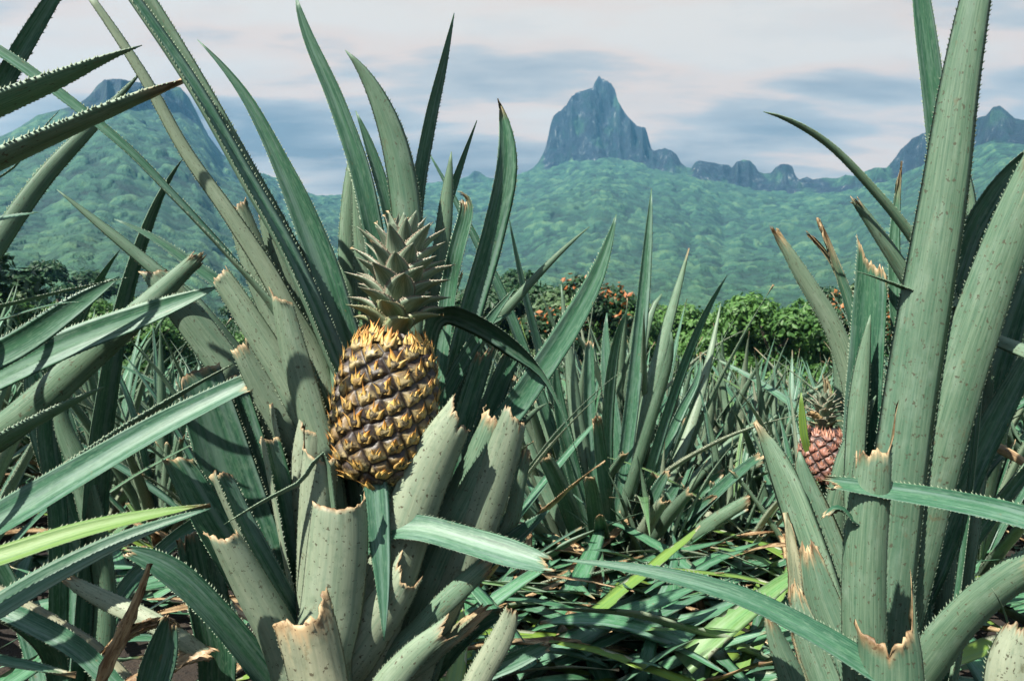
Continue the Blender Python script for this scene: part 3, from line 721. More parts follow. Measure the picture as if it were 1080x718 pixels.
def pineapple(A, B, Cc, rmax, neye, seed, prof, rind, bract, ncl, cr, label, lean_side=0., bl=1., cdry=0.):
    """A base, B shoulder under the crown, Cc crown tip (world)"""
    rs = np.random.default_rng(seed); A = np.array(A); B = np.array(B); Cc = np.array(Cc)
    H = np.linalg.norm(B - A); ax = (B - A) / H
    root = empty('pineapple', A); q = Vector(ax).to_track_quat('Z', 'Y'); root.rotation_mode = 'QUATERNION'; root.rotation_quaternion = q
    Mi = np.array(q.to_matrix().transposed())
    rt = lambda z: rmax * np.interp(np.clip(z / H, 0, 1), prof[0], prof[1])
    zz = np.linspace(0, H, 400); rr_ = rt(zz)
    k_ = np.ones(25) / 25; rr_ = np.convolve(np.pad(rr_, 12, mode='edge'), k_, 'valid')
    rf = lambda z: np.interp(z, zz, rr_)
    area = np.cumsum(rr_); area /= area[-1]
    ez = np.interp((np.arange(neye) + .5) / neye, area, zz); et = np.arange(neye) * 2.39996 + seed
    er = rf(ez); E = np.stack([er * np.cos(et), er * np.sin(et), ez], 1)
    pitch = math.sqrt(2 * math.pi * (rr_.mean()) * H / neye)
    nz, nt_ = 190, 260
    z = np.linspace(0, H, nz); th = np.linspace(0, 2 * math.pi, nt_ + 1)[:-1]
    Rr = rf(z)[:, None] * np.ones((1, nt_)); X = Rr * np.cos(th); Y = Rr * np.sin(th); Z = z[:, None] * np.ones((1, nt_))
    Pn = np.stack([X, Y, Z], -1).reshape(-1, 3)
    D = np.linalg.norm(Pn[:, None] - E[None], axis=2); i1 = D.argmin(1); F1 = D.min(1); D[np.arange(len(D)), i1] = 9; F2 = D.min(1)
    e = (F2 - F1) / pitch; ly = (Pn[:, 2] - ez[i1]) / pitch
    s = np.clip(e / .62, 0, 1) ** .8; s = s * s * (3 - 2 * s)
    er_ = rs.random(neye)
    disp = pitch * (.24 * s + .09 * np.clip(-ly, -.4, .4) * s) + pitch * .012 * rs.normal(0, 1, len(Pn)) * s * .3
    nrm = unit(np.stack([np.cos(np.tile(th, nz)), np.sin(np.tile(th, nz)), np.zeros(len(Pn))], 1))
    V = Pn + nrm * disp[:, None]
    V = np.r_[V, [[0, 0, -.004 * H], [0, 0, H * 1.0]]]
    I = np.arange(nz - 1)[:, None]; J = np.arange(nt_)[None]
    Q = np.stack([I * nt_ + J, I * nt_ + (J + 1) % nt_, (I + 1) * nt_ + (J + 1) % nt_, (I + 1) * nt_ + J], -1).reshape(-1, 4)
    n0 = nz * nt_; T = [[n0, (k + 1) % nt_, k] for k in range(nt_)] + [[n0 + 1, (nz - 1) * nt_ + k, (nz - 1) * nt_ + (k + 1) % nt_] for k in range(nt_)]
    at_ = np.r_[np.stack([e, ly, er_[i1]], 1), np.zeros((2, 3))]
    rind_o = obj('rind', make_mesh('rind', V, Q, np.array(T), vattr={'eye': at_}, mats=(rind,)), root)
    # papery bracts, one flame of three points per eye
    BV = []; BQ = []; BA = []; o = 0
    nx = neye // 5; ez = np.r_[ez, H * rs.uniform(.9, .97, nx)]; et = np.r_[et, np.arange(nx) * 2.39996]; er = rf(ez) * np.r_[np.ones(neye), np.full(nx, .97)]; E = np.stack([er * np.cos(et), er * np.sin(et), ez], 1)
    for k in range(neye + nx):
        t_ = et[k]; out = np.array([math.cos(t_), math.sin(t_), 0]); tan = np.array([-math.sin(t_), math.cos(t_), 0]); upv = np.array([0, 0, 1.])
        sl = (rf(ez[k] + .01 * H) - rf(ez[k] - .01 * H)) / (.02 * H); upv = unit(upv + out * sl); nn = unit(np.cross(tan, upv)); nn = nn if nn @ out > 0 else -nn
        p = pitch * rs.uniform(.85, 1.1); fz = ez[k] / H
        for (dx, wdt, ln, lf) in ((0, .44, .80 * bl, .17), (-.2, .28, .58 * bl, .13), (.2, .28, .58 * bl, .14), (rs.uniform(-.08, .08), .12, .95 * bl, .26)):
            ln *= rs.uniform(.75, 1.2) * (1.15 if fz > .9 else 1); g = np.linspace(0, 1, 7); bendx = rs.normal(0, .22); wdt = wdt * rs.uniform(.7, 1.3)
            cen = E[k] + nn * pitch * (.15) + upv * (-.36 * p) + tan * dx * p
            path = cen + upv[None] * (g * ln * p)[:, None] + nn[None] * (p * (.05 + lf * g ** 1.6 * rs.uniform(.6, 1.5)))[:, None] + tan[None] * (bendx * g ** 2 * p + dx * .5 * g * p * (1 if abs(dx) > .1 else 0))[:, None]
            wd = wdt * p * np.interp(g, [0, .25, .6, 1], [.8, 1, .55, .03])
            L_ = path - tan * wd[:, None] * .6 - nn * wd[:, None] * .18; Rg_ = path + tan * wd[:, None] * .6 - nn * wd[:, None] * .18; Bk = path - nn * wd[:, None] * .35
            BV.append(np.stack([L_, path, Rg_, Bk], 1).reshape(-1, 3)); i = np.arange(6)[:, None] * 4
            BQ.append(np.concatenate([np.concatenate([i + a, i + b, i + 4 + b, i + 4 + a], 1) for a, b in ((0, 1), (1, 2), (2, 3), (3, 0))]) + o); o += 28
            BA.append(np.stack([np.repeat(g * min(1, ln), 4), np.zeros(28), np.full(28, rs.random() ** 2)], 1))
    obj('bract', make_mesh('bract', np.concatenate(BV), np.concatenate(BQ), vattr={'eye': np.concatenate(BA)}, mats=(bract,)), root)['label'] = 'golden papery bract points, one tuft to every eye of the rind' if rmax > .05 else 'reddish papery bract points on the young rind'
    # crown
    ctop = Mi @ (Cc - A); c0 = np.array([0, 0, H * .985]); cx = ctop - c0; CH_ = np.linalg.norm(cx); arr = []
    for k in range(ncl):
        f = k / (ncl - 1); an = k * 2.39996 + 1.1; ln = cr * (np.interp(f, [0, .2, .6, 1], [.8, 1.08, 1.2, .9])) * rs.uniform(.88, 1.12)
        stem = c0 + cx * (f ** .95 * .66 - .03); wl = cr * np.interp(f, [0, .3, 1], [.50, .55, .42])
        m = 40; g = np.linspace(0, 1, m)
        e0 = R(np.interp(f, [0, .25, .7, 1], [44, 64, 78, 89])); e1 = R(np.interp(f, [0, .25, .7, 1], [2, 14, 44, 80]))
        el = e0 + (e1 - e0) * np.clip(g * 1.25, 0, 1) ** 1.75 + R(16) * np.clip(g - .7, 0, 1) * 2.5 * (1 - f)
        ds = np.r_[0, np.diff(g)] * ln; out = np.array([math.cos(an), math.sin(an), 0])
        C = stem + out * .006 * (cr / .05) + np.cumsum(np.cos(el) * ds)[:, None] * out + np.cumsum(np.sin(el) * ds)[:, None] * np.array([0, 0, 1.])
        Nn = -np.sin(el)[:, None] * out + np.cos(el)[:, None] * np.array([0, 0, 1.])
        W = wl * np.interp(g, [0, .25, .5, .8, 1], [.75, 1, .92, .42, .02])
        arr.append(leaf_arrays(C, W, Nn, 95, nl=16, nu=7, thick=.0016, teeth=.0032, tlen=.0014, rnd=rs.random(), yellow=.5 if f < .1 else 0, dryall=float(rs.random() < cdry)))
    obj('crown', join_leaves('crown', arr, M_CROWN), root)
    # stalk under the fruit
    v, qq = tube([(0, 0, .01), (.004, -.004, -.05), (.0, .01, -.13), (0, .03, -.3)], [rmax * .3, rmax * .24, rmax * .22, rmax * .22], 12)
    obj('stalk', make_mesh('stalk', v, qq, vattr={'lc': np.c_[np.tile(np.arange(12) / 12, 4), v[:, 2], 0 * v[:, 2]], 'lf': np.full((len(v), 3), .3) * [0, 1, 1]}, mats=(M_LEAF,)), root)
    return tag(root, label, 'pineapple')
pineapple(P(397, 506, .875), P(415, 352, .885), P(429, 236, .895), .0545, 116, 3,
          ([0, .05, .15, .32, .5, .7, .86, .95, 1], [.52, .70, .88, .99, 1., .95, .83, .70, .50]), M_RIND, M_BRACT, 66, .066,
          'ripe pineapple with a golden brown rind and grey green crown held among trimmed stalks')
pineapple(P(869, 508, 1.0), P(868, 452, 1.0), P(871, 420, 1.0), .0285, 80, 8,
          ([0, .1, .3, .6, .85, 1], [.62, .84, 1., .97, .84, .6]), M_RIND2, M_BRACT2, 40, .028,
          'small young reddish pineapple with a short crown beside the thick right stalks', bl=1.1, cdry=.08)
# ------------------------------------------------------------------ the plants in front, leaf by leaf
def gplant(px, d, label):
    p = P(px, 405, d); return tag(empty('pineapple_plant', plant_base(p[0], p[1])), label, 'pineapple plant')
main = gplant(385, .97, 'fruiting pineapple plant with pale trimmed stubs carrying the ripe pineapple')
mb = np.array(main.location) + [0, 0, .06]
def L(plant, base, d, phi, curl, pts, **kw):
    d0, d1 = d if isinstance(d, tuple) else (d, d)
    p0, p1 = phi if isinstance(phi, tuple) else (phi, phi)
    return traced_leaf(plant, pts, d0, d1, p0, p1, curl, base, **kw)
def M(*a, **k): return L(main, mb, *a, **k)
CUT = dict(tip='cut', drylen=.0032, jag=.0014, yellow=.42)
# pale stubs facing the camera
M(.80, 180, 115, [(340, 720, 68), (350, 640, 70), (356, 580, 68), (358, 524, 56)], cut=-.12, **CUT, label='widest pale trimmed stub standing upright below the ripe fruit')
M((.86, .84), 176, 140, [(338, 700, 50), (334, 600, 46), (334, 540, 42), (337, 476, 38)], cut=.45, spike=-.020, **CUT)
M((.90, .87), 174, 140, [(345, 690, 48), (330, 560, 46), (326, 500, 44), (331, 446, 36)], cut=.3, spike=-.012, **CUT)
M((.94, .90), 172, 130, [(345, 680, 46), (330, 560, 46), (320, 470, 46), (309, 410, 40), (296, 362, 26)], cut=.2, **CUT)
M(.76, 180, 115, [(345, 780, 60), (335, 710, 66), (318, 640, 66)], cut=-.25, dryall=.22, tip='cut', drylen=.012, jag=.003, yellow=.5, label='low stub with a brown ragged top at the bottom edge')
M((.82, .78), 165, 160, [(318, 760, 50), (293, 680, 48), (262, 620, 44), (231, 562, 32)], cut=.55, **{**CUT, 'yellow': .35})
M((.86, .82), (52, 60), 140, [(318, 690, 40), (290, 630, 40), (255, 565, 40), (226, 500, 34)], cut=-.5, **CUT)
M((.90, .86), (50, 58), 140, [(330, 690, 36), (308, 610, 38), (292, 530, 38), (278, 462, 30)], cut=-.4, **CUT)
M((.94, .90), (48, 56), 140, [(335, 680, 36), (320, 590, 38), (303, 500, 40), (288, 428, 32)], cut=-.4, **CUT)
M((1.0, .98), (8, 14), 40, [(310, 690, 56), (270, 580, 62), (235, 480, 62), (208, 392, 52)], cut=.2, **CUT)
M((1.02, 1.0), (0, 10), 40, [(315, 680, 50), (275, 540, 58), (250, 460, 56), (236, 400, 44)], cut=.2, **CUT)
M((.96, .92), 30, 60, [(300, 690, 44), (250, 600, 50), (215, 540, 48), (184, 484, 36)], cut=-.5, **CUT)
M((.86, .76), (35, 15), 60, [(330, 780, 40), (282, 715, 42), (225, 645, 42), (178, 602, 36), (128, 580, 10)], tip='cut', jag=.0025, drylen=.004)
M(.80, (10, 20), 70, [(150, 800, 30), (158, 730, 36), (168, 690, 38), (178, 650, 14)], tip='cut', cut=-.6, drylen=.004)
M((.84, .80), 120, 60, [(345, 490, 12), (316, 510, 11), (280, 528, 8), (236, 553, 1)], teeth=.003)
M((.98, .95), 5, 50, [(240, 760, 36), (228, 680, 42), (215, 610, 44), (205, 560, 40)], cut=.1, **CUT)
# stubs right of the fruit
M((.85, .835), 182, 95, [(390, 690, 62), (418, 590, 62), (448, 505, 60), (486, 434, 40)], cut=.75, **CUT, label='pale trimmed stub leaning right beside the lower side of the ripe fruit')
M((.90, .88), 160, 120, [(420, 690, 54), (462, 570, 52), (496, 500, 48), (520, 440, 30)], cut=.7, drylen=.006, tip='cut', jag=.0025)
M((.90, .87), 184, 80, [(440, 700, 46), (490, 590, 46), (516, 520, 48), (543, 438, 30)], cut=.6, **CUT)
M((.84, .82), 184, 100, [(352, 740, 60), (382, 680, 58), (408, 640, 54), (425, 612, 44)], cut=.75, spike=.012, **CUT)
M((.80, .79), 180, 80, [(380, 790, 40), (405, 730, 42), (432, 695, 40), (458, 672, 32)], cut=.8, spike=.016, **{**CUT, 'yellow': .2})
M((.86, .84), 176, 70, [(400, 720, 34), (445, 660, 32), (485, 620, 32), (518, 592, 26)], cut=.5, tip='cut', drylen=.018, jag=.0025)
M((.90, .88), 150, 90, [(410, 740, 26), (455, 690, 26), (490, 660, 24), (518, 640, 18)], cut=.6, tip='cut', drylen=.03, jag=.008, dryall=.15)
M((.86, .84), 182, 60, [(480, 760, 30), (510, 705, 32), (530, 670, 28), (540, 640, 14)], cut=.6, **{**CUT, 'yellow': .6})
M((.92, .90), 10, 60, [(430, 790, 24), (500, 718, 24), (545, 695, 22), (580, 680, 10)], cut=.2, **CUT)
M((1.0, .96), (60, 20), 80, [(440, 740, 26), (470, 690, 30), (505, 655, 26), (545, 645, 6)], tip='cut', drylen=.01)
M((.88, .78), (-12, -26), 55, [(360, 640, 14), (380, 585, 20), (404, 560, 26), (440, 557, 30), (490, 570, 33), (540, 585, 34), (586, 598, 16)], cut=.35, tip='cut', drylen=.004, label='broad cut leaf bending right in front of the stubs, lit from above')
M((.855, .80), (20, -5), 40, [(388, 480, 14), (396, 510, 26), (400, 560, 25), (404, 620, 15), (405, 675, 1)], label='small bract leaf hanging down below the ripe fruit')
M((1.0, .97), -20, 70, [(470, 640, 22), (515, 592, 26), (545, 566, 24), (579, 538, 2)], teeth=.003)
M((1.05, 1.02), 20, 70, [(440, 620, 28), (480, 470, 26), (498, 410, 26), (512, 366, 22)], cut=.7, tip='cut', drylen=.006)
M((1.07, 1.04), 16, 70, [(450, 620, 30), (500, 470, 28), (524, 410, 26), (542, 366, 20)], cut=.6, tip='cut', drylen=.006)
M((1.07, 1.04), 30, 70, [(460, 630, 26), (512, 500, 26), (530, 460, 22), (545, 400, 16)], cut=-.6, tip='cut', drylen=.006)
M((1.0, .98), 195, 60, [(480, 640, 20), (535, 560, 20), (548, 510, 16), (556, 468, 8)], cut=.6, tip='cut', drylen=.008)
# long blades behind the fruit
M((1.02, .98), (20, -10), 60, [(400, 330, 22), (386, 205, 23), (356, 110, 20), (325, 38, 13), (312, -4, 2)])
M((1.0, .97), (178, 168), 70, [(432, 330, 30), (428, 225, 34), (415, 150, 31), (392, 92, 20), (364, 53, 1)])
M((1.03, 1.0), (40, 10), 70, [(425, 320, 16), (410, 225, 16), (393, 165, 13), (375, 117, 1)])
M((1.05, 1.02), (20, 40), 70, [(434, 320, 18), (438, 215, 18), (452, 130, 17), (466, 70, 12), (479, 14, 1)])
M((1.06, 1.03), (40, 10), 85, [(460, 480, 30), (492, 340, 30), (518, 250, 28), (534, 170, 23), (525, 104, 1)])
M((1.08, 1.06), (20, 30), 60, [(452, 330, 11), (466, 235, 12), (480, 190, 10), (503, 127, 1)])
M((1.08, 1.06), 180, 60, [(370, 380, 20), (366, 280, 20), (369, 210, 18), (374, 160, 12), (370, 130, 1)])
M((1.06, 1.04), 185, 60, [(395, 380, 22), (385, 300, 20), (380, 240, 16), (372, 190, 1)])
M((1.04, 1.02), (165, 180), 60, [(448, 400, 20), (462, 290, 20), (470, 220, 16), (476, 160, 1)])
M((1.0, .98), 0, 60, [(470, 330, 18), (480, 270, 18), (492, 220, 15), (484, 205, 8)], cut=.8, tip='cut')
M((.97, .93), (20, 60), 60, [(446, 430, 20), (453, 350, 24), (470, 330, 28), (508, 343, 34), (545, 368, 36), (572, 394, 14), (590, 428, 5), (607, 474, 1)], yellow=.1, label='dark blade folded over to the right of the crown with a dry curled tip')
M((1.0, .93), (10, -14), 80, [(440, 640, 30), (497, 495, 33), (552, 418, 34), (600, 346, 31), (630, 290, 20), (650, 226, 1)], label='light green blade rising to the right with a tan nick near its tip')
M((1.02, 1.0), (8, 0), 70, [(440, 500, 18), (474, 408, 20), (508, 350, 16), (543, 304, 1)])
M((1.12, 1.08), 185, 60, [(460, 520, 16), (500, 370, 17), (542, 318, 14), (585, 272, 9), (622, 239, 1)])
M((.97, .95), 200, 50, [(540, 470, 8), (556, 442, 10), (577, 425, 1)])
M((1.1, 1.08), 0, 60, [(450, 480, 22), (470, 360, 24), (505, 345, 12), (540, 330, 1)])
M((1.06, 1.04), 180, 60, [(468, 470, 16), (462, 400, 18), (470, 330, 16), (488, 280, 8)], cut=.5, tip='cut')
# long blades to the left of the fruit
M((.96, .88), (58, 64), 115, [(378, 470, 36), (345, 372, 40), (302, 272, 38), (256, 190, 35), (200, 92, 32), (138, 0, 27), (105, -45, 20)], label='long channelled blade arching up and left across the left mountain')
M((1.0, .92), (120, 160), 60, [(350, 360, 24), (300, 250, 24), (255, 170, 24), (215, 98, 22), (160, 5, 18), (120, -60, 8)])
M((1.0, .94), (20, 0), 75, [(380, 450, 34), (352, 318, 35), (322, 232, 31), (290, 160, 20), (255, 96, 13), (208, 42, 1)])
M((1.02, 1.0), 190, 60, [(365, 390, 24), (338, 265, 20), (312, 205, 14), (284, 167, 1)])
M((1.0, .92), (178, 185), 55, [(345, 430, 26), (296, 312, 25), (245, 230, 21), (196, 160, 17), (150, 78, 14), (92, -8, 9)], yellow=.28, label='narrow pale yellowish blade running straight up to the top left')
M((1.0, .97), 178, 80, [(330, 430, 34), (300, 350, 38), (275, 290, 36), (250, 220, 26)], cut=-.25, spike=-.012, **{**CUT, 'yellow': .2})
M((1.02, 1.0), 182, 60, [(345, 440, 32), (318, 350, 34), (300, 290, 32), (280, 225, 16)], cut=.2, **{**CUT, 'yellow': .12})
M((.92, .80), (160, 20), 70, [(372, 540, 34), (328, 405, 38), (286, 325, 38), (240, 270, 33), (182, 208, 28), (130, 155, 23), (60, 98, 20), (0, 55, 16), (-60, 22, 8)], label='long grey green blade crossing from the fruit to the upper left edge')
M((.90, .87), 176, 70, [(350, 520, 32), (312, 420, 34), (272, 352, 34), (230, 288, 27)], cut=-.35, **{**CUT, 'yellow': .2})
M((.88, .86), 150, 100, [(345, 520, 34), (325, 440, 38), (308, 380, 36), (294, 314, 24)], cut=.4, spike=-.01, **{**CUT, 'yellow': .2})
M((.92, .88), 172, 60, [(345, 560, 40), (310, 460, 46), (282, 410, 46), (254, 356, 34)], cut=-.5, **{**CUT, 'yellow': .2})
M((1.05, 1.0), 180, 50, [(345, 600, 44), (280, 450, 46), (230, 375, 46), (188, 320, 42), (160, 285, 30)], cut=.6, **{**CUT, 'yellow': .1})
M((1.12, 1.06), 190, 60, [(270, 420, 18), (215, 330, 21), (160, 281, 19), (110, 240, 13), (60, 200, 1)])
M((1.15, 1.1), 20, 60, [(290, 400, 18), (240, 310, 20), (198, 276, 16), (160, 250, 9), (120, 231, 1)])
M((1.0, .98), 20, 70, [(365, 470, 20), (372, 400, 18), (368, 365, 14)], cut=.2, tip='cut')
M((1.03, 1.02), 180, 60, [(350, 560, 34), (355, 470, 30), (345, 420, 20), (335, 390, 8)], cut=.2, tip='cut')
M((1.1, 1.06), 182, 60, [(330, 520, 22), (300, 400, 22), (280, 350, 18), (248, 300, 2)])
M((1.1, 1.06), 20, 60, [(340, 560, 24), (318, 450, 24), (290, 400, 18), (262, 386, 10)], cut=.3, tip='cut')

# ---- plant out of frame to the left whose blades cross the edge
left = gplant(-190, .80, 'pineapple plant beyond the left edge whose long blades cross into view')
lb = np.array(left.location) + [0, 0, .10]
def Lf(*a, **k): return L(left, lb if a[3][0][0] < -49 else None, *a, **k)
Lf((.66, .70), (-150, -135), 70, [(-190, 330, 44), (-130, 190, 44), (-60, 142, 42), (0, 113, 38), (60, 87, 29), (112, 63, 13), (150, 48, 1)], label='upper of two dark toothed blades pointing right across the left mountain')
Lf((.64, .68), (-142, -128), 75, [(-190, 360, 42), (-120, 232, 42), (0, 172, 38), (78, 136, 31), (145, 106, 22), (192, 85, 1)], label='lower of two dark toothed blades pointing right across the left mountain')
Lf((.80, .84), 20, 60, [(-60, 260, 24), (-30, 155, 24), (6, 80, 24), (36, 28, 22), (70, -25, 14)])
Lf((.85, .95), 182, 60, [(-70, 420, 24), (-30, 305, 27), (2, 250, 26), (46, 188, 24), (100, 130, 17), (151, 74, 1)])
Lf((.9, .92), -100, 50, [(-60, 260, 12), (20, 172, 10), (40, 143, 9), (63, 116, 1)])
Lf((.7, .74), (-70, -60), 50, [(-90, 250, 14), (-40, 241, 15), (0, 231, 11), (40, 224, 1)], yellow=.3)
Lf((.92, .95), (-28, -22), 65, [(-150, 520, 44), (-60, 428, 44), (0, 396, 41), (80, 360, 36), (160, 330, 28), (228, 303, 3)], label='broad grey green blade lying across the left of the photo above a smooth green one')
Lf((.96, .99), (160, 175), 80, [(-150, 600, 44), (-60, 500, 47), (20, 440, 48), (92, 377, 44), (150, 326, 36), (214, 266, 18)], tip='cut')
Lf((.85, .87), (-110, -95), 60, [(-120, 360, 16), (-50, 334, 17), (0, 324, 16), (70, 307, 11), (138, 292, 1)])
Lf((.83, .85), (-90, -80), 60, [(-120, 370, 16), (-50, 350, 16), (0, 338, 13), (50, 323, 8), (90, 318, 1)])
Lf((.88, .92), (-20, -10), 60, [(-120, 480, 40), (-40, 400, 40), (30, 357, 36), (80, 322, 27), (126, 292, 2)])
Lf((.82, .90), (-45, -38), 85, [(-180, 690, 60), (-60, 588, 56), (20, 540, 52), (100, 492, 45), (180, 446, 37), (268, 402, 26)], tip='cut', cut=.1, label='thick toothed blade running diagonally to the trimmed stubs on the left')
Lf((.86, .92), (-130, -110), 80, [(-120, 640, 30), (-30, 562, 28), (60, 502, 25), (150, 442, 19), (246, 384, 3)])
Lf((.62, .72), (-28, -40), 70, [(-160, 660, 30), (-60, 608, 30), (0, 588, 28), (80, 562, 24), (150, 545, 16), (222, 532, 1)], yellow=.66, label='yellow green blade crossing the lower left from the edge of the photo')
Lf((.64, .73), (-35, -35), 90, [(-160, 740, 40), (-60, 680, 40), (0, 642, 38), (62, 605, 34), (140, 566, 21), (222, 536, 1)])
Lf((.98, 1.0), 170, 50, [(180, 780, 22), (112, 695, 22), (60, 660, 20), (-10, 620, 16), (-60, 600, 8)], yellow=.55, dryall=.3)
Lf((.9, .92), 182, 60, [(215, 690, 20), (160, 655, 24), (112, 633, 22), (66, 608, 12)], tip='cut', yellow=.6)
Lf((.8, .82), (-20, 10), 60, [(150, 760, 26), (90, 690, 28), (30, 655, 24), (-10, 640, 16)], tip='cut')
Lf((.74, .73), 160, 110, [(92, 760, 14), (112, 700, 17), (136, 650, 15), (158, 594, 2)], dryall=1., teeth=0, label='dry brown curled leaf standing in the lower left corner')
Lf((.84, .86), 30, 60, [(110, 690, 18), (140, 664, 18), (170, 655, 12), (192, 662, 4)], dryall=1., tip='cut')
Lf((.9, .9), (-60, -30), 60, [(120, 730, 22), (170, 705, 24), (205, 690, 20), (230, 690, 8)], dryall=1., tip='cut')
Lf((.68, .7), -60, 60, [(-80, 640, 24), (-20, 690, 24), (40, 705, 18), (80, 712, 2)])
Lf((.86, .9), -120, 70, [(-100, 540, 36), (-20, 480, 34), (50, 440, 26), (110, 408, 3)])

# ---- dark upright plant in shade behind the crossing blades
shade = gplant(75, 1.25, 'dark upright pineapple plant standing in shade behind the crossing blades on the left')
sb = np.array(shade.location) + [0, 0, .05]
def Sh(*a, **k): return L(shade, sb, *a, **k)
Sh((1.25, 1.15), (30, 60), 95, [(92, 610, 34), (98, 500, 34), (106, 430, 32), (126, 320, 27), (158, 225, 18), (193, 167, 1)], label='dark pointed blade rising steeply in front of the left mountain')
Sh((1.25, 1.2), (20, 40), 80, [(60, 560, 22), (48, 440, 24), (70, 360, 21), (96, 308, 14), (126, 264, 1)])
Sh((1.3, 1.25), 15, 70, [(100, 640, 38), (70, 520, 40), (45, 440, 36), (28, 360, 2)])
Sh((1.35, 1.3), 10, 70, [(70, 560, 24), (74, 480, 22), (60, 420, 18), (55, 395, 10)], tip='cut')
Sh((1.25, 1.2), 170, 70, [(110, 640, 24), (85, 500, 24), (66, 450, 18), (58, 400, 2)])
Sh((1.3, 1.2), -30, 80, [(30, 660, 26), (-20, 560, 28), (-50, 480, 24), (-60, 400, 2)])
Sh((1.3, 1.5), 20, 80, [(120, 640, 26), (170, 580, 26), (220, 545, 20), (262, 530, 2)])
Sh((1.2, 1.0), -20, 80, [(60, 700, 30), (20, 650, 30), (-20, 640, 24), (-60, 650, 2)])

# ---- the thick plant on the right
right = gplant(925, .90, 'thick stalked pineapple plant on the right bearing the small young fruit')
rb = np.array(right.location) + [0, 0, .06]
def Rt(*a, **k): return L(right, rb, *a, **k)
Rt((.83, .78), (188, 176), 80, [(930, 720, 56), (942, 560, 58), (957, 440, 56), (976, 320, 54), (996, 200, 49), (1010, 100, 42), (1028, 0, 33), (1045, -70, 22)], teeth=.0045, label='very broad grey blade rising past the top edge of the photo')
Rt((.86, .76), (190, 182), 80, [(935, 730, 54), (966, 570, 56), (1002, 430, 56), (1038, 320, 52), (1070, 232, 46), (1100, 165, 40)], cut=.9, spike=-.02, tip='cut', drylen=.02, jag=.0025, teeth=.0045, label='second broad grey blade leaning right with a torn tan edge')
Rt((.74, .71), 182, 110, [(918, 800, 46), (912, 690, 47), (912, 590, 46), (918, 520, 42), (922, 474, 36)], cut=-.1, spike=.045, tip='cut', drylen=.005, jag=.003, label='upright grey stub with a tan rim and a thin spike, just right of the young fruit')
Rt((.92, .88), (10, 16), 70, [(985, 340, 22), (992, 190, 26), (985, 110, 24), (973, 15, 20), (966, -40, 10)])
Rt((.9, .86), (170, 150), 60, [(1040, 420, 14), (1000, 310, 15), (960, 248, 15), (924, 204, 14), (880, 158, 12), (842, 132, 8), (805, 118, 1)], label='slender blade arching left from the thick stalk against the cloudy sky')
Rt((.93, .90), 178, 80, [(1010, 440, 20), (985, 340, 20), (955, 290, 20), (926, 246, 16), (898, 207, 8)], tip='cut', drylen=.006)
Rt((1.0, .97), 182, 60, [(915, 560, 26), (905, 430, 26), (882, 352, 23), (846, 290, 19), (813, 236, 5)], tip='cut', drylen=.012, yellow=.15)
Rt((.98, .96), 30, 70, [(925, 500, 16), (908, 380, 16), (894, 318, 14), (877, 268, 9), (862, 229, 3)], tip='cut', drylen=.03, jag=.0025, yellow=.2)
Rt((.99, .97), 170, 60, [(920, 500, 10), (905, 350, 9), (882, 285, 6), (848, 242, 2)], tip='cut', drylen=.04)
Rt((.94, .92), 4, 55, [(905, 560, 34), (908, 460, 38), (913, 380, 36), (917, 320, 34), (919, 272, 30)], cut=-1.3, tip='cut', drylen=.007, spike=.008)
Rt((.91, .9), (160, 185), 70, [(900, 560, 20), (902, 470, 22), (908, 400, 19), (918, 332, 1)])
Rt((.96, .95), 20, 60, [(950, 420, 14), (944, 320, 14), (943, 250, 12), (951, 170, 1)])
Rt((.84, .80), (-60, -80), 60, [(1040, 345, 18), (1000, 322, 18), (955, 303, 15), (930, 294, 9), (903, 286, 1)])
Rt((.95, .86), 30, 90, [(950, 560, 26), (985, 380, 30), (1012, 270, 30), (1045, 205, 28), (1090, 158, 22)])
Rt((.97, .95), 184, 70, [(985, 420, 34), (1012, 300, 36), (1016, 220, 28), (1004, 150, 16), (995, 120, 2)])
Rt((.93, .88), (20, 10), 50, [(965, 540, 50), (1000, 400, 54), (1040, 300, 54), (1090, 220, 44)], cut=.2, tip='cut')
Rt((.69, .72), (35, 30), 70, [(1180, 590, 32), (1085, 549, 31), (1000, 529, 27), (940, 519, 23), (869, 508, 14)], tip='cut', drylen=.004, cut=.2, label='narrow green leaf crossing in front of the two broad blades from the right edge')
Rt((.70, .685), 178, 120, [(930, 860, 70), (934, 780, 72), (938, 720, 70), (936, 672, 62)], cut=.1, spike=.055, tip='cut', drylen=.005, jag=.0025, label='low cut stub with a tan rim at the bottom edge below the tall blades')
Rt((.80, .70), (205, 212), 85, [(940, 780, 56), (990, 690, 56), (1042, 632, 54), (1110, 590, 50)], tip='cut')
Rt((.92, .86), 20, 90, [(950, 690, 30), (985, 590, 34), (1020, 500, 34), (1060, 420, 30), (1100, 350, 14)])
Rt((.94, .88), 60, 90, [(950, 690, 30), (1000, 600, 34), (1050, 530, 34), (1110, 460, 26)])
Rt((.98, .92), 15, 80, [(955, 640, 26), (1005, 520, 30), (1035, 440, 32), (1060, 360, 30), (1085, 290, 16)])
Rt((.90, .80), (170, 160), 90, [(960, 720, 30), (1020, 640, 30), (1075, 600, 28), (1120, 580, 16)])
Rt((1.0, .95), 184, 70, [(965, 560, 34), (985, 480, 36), (1020, 400, 36), (1050, 330, 30), (1080, 270, 20)])
Rt((1.02, .90), (-30, -60), 80, [(960, 500, 24), (1010, 460, 20), (1050, 440, 22), (1100, 418, 16)])
Rt((.88, .76), (130, 140), 70, [(1000, 330, 14), (1035, 350, 18), (1075, 366, 22), (1130, 390, 22)], yellow=.1)
Rt((1.0, .98), 10, 90, [(955, 660, 26), (1000, 560, 28), (1030, 500, 26), (1062, 470, 18)], dryall=.0, tip='cut')
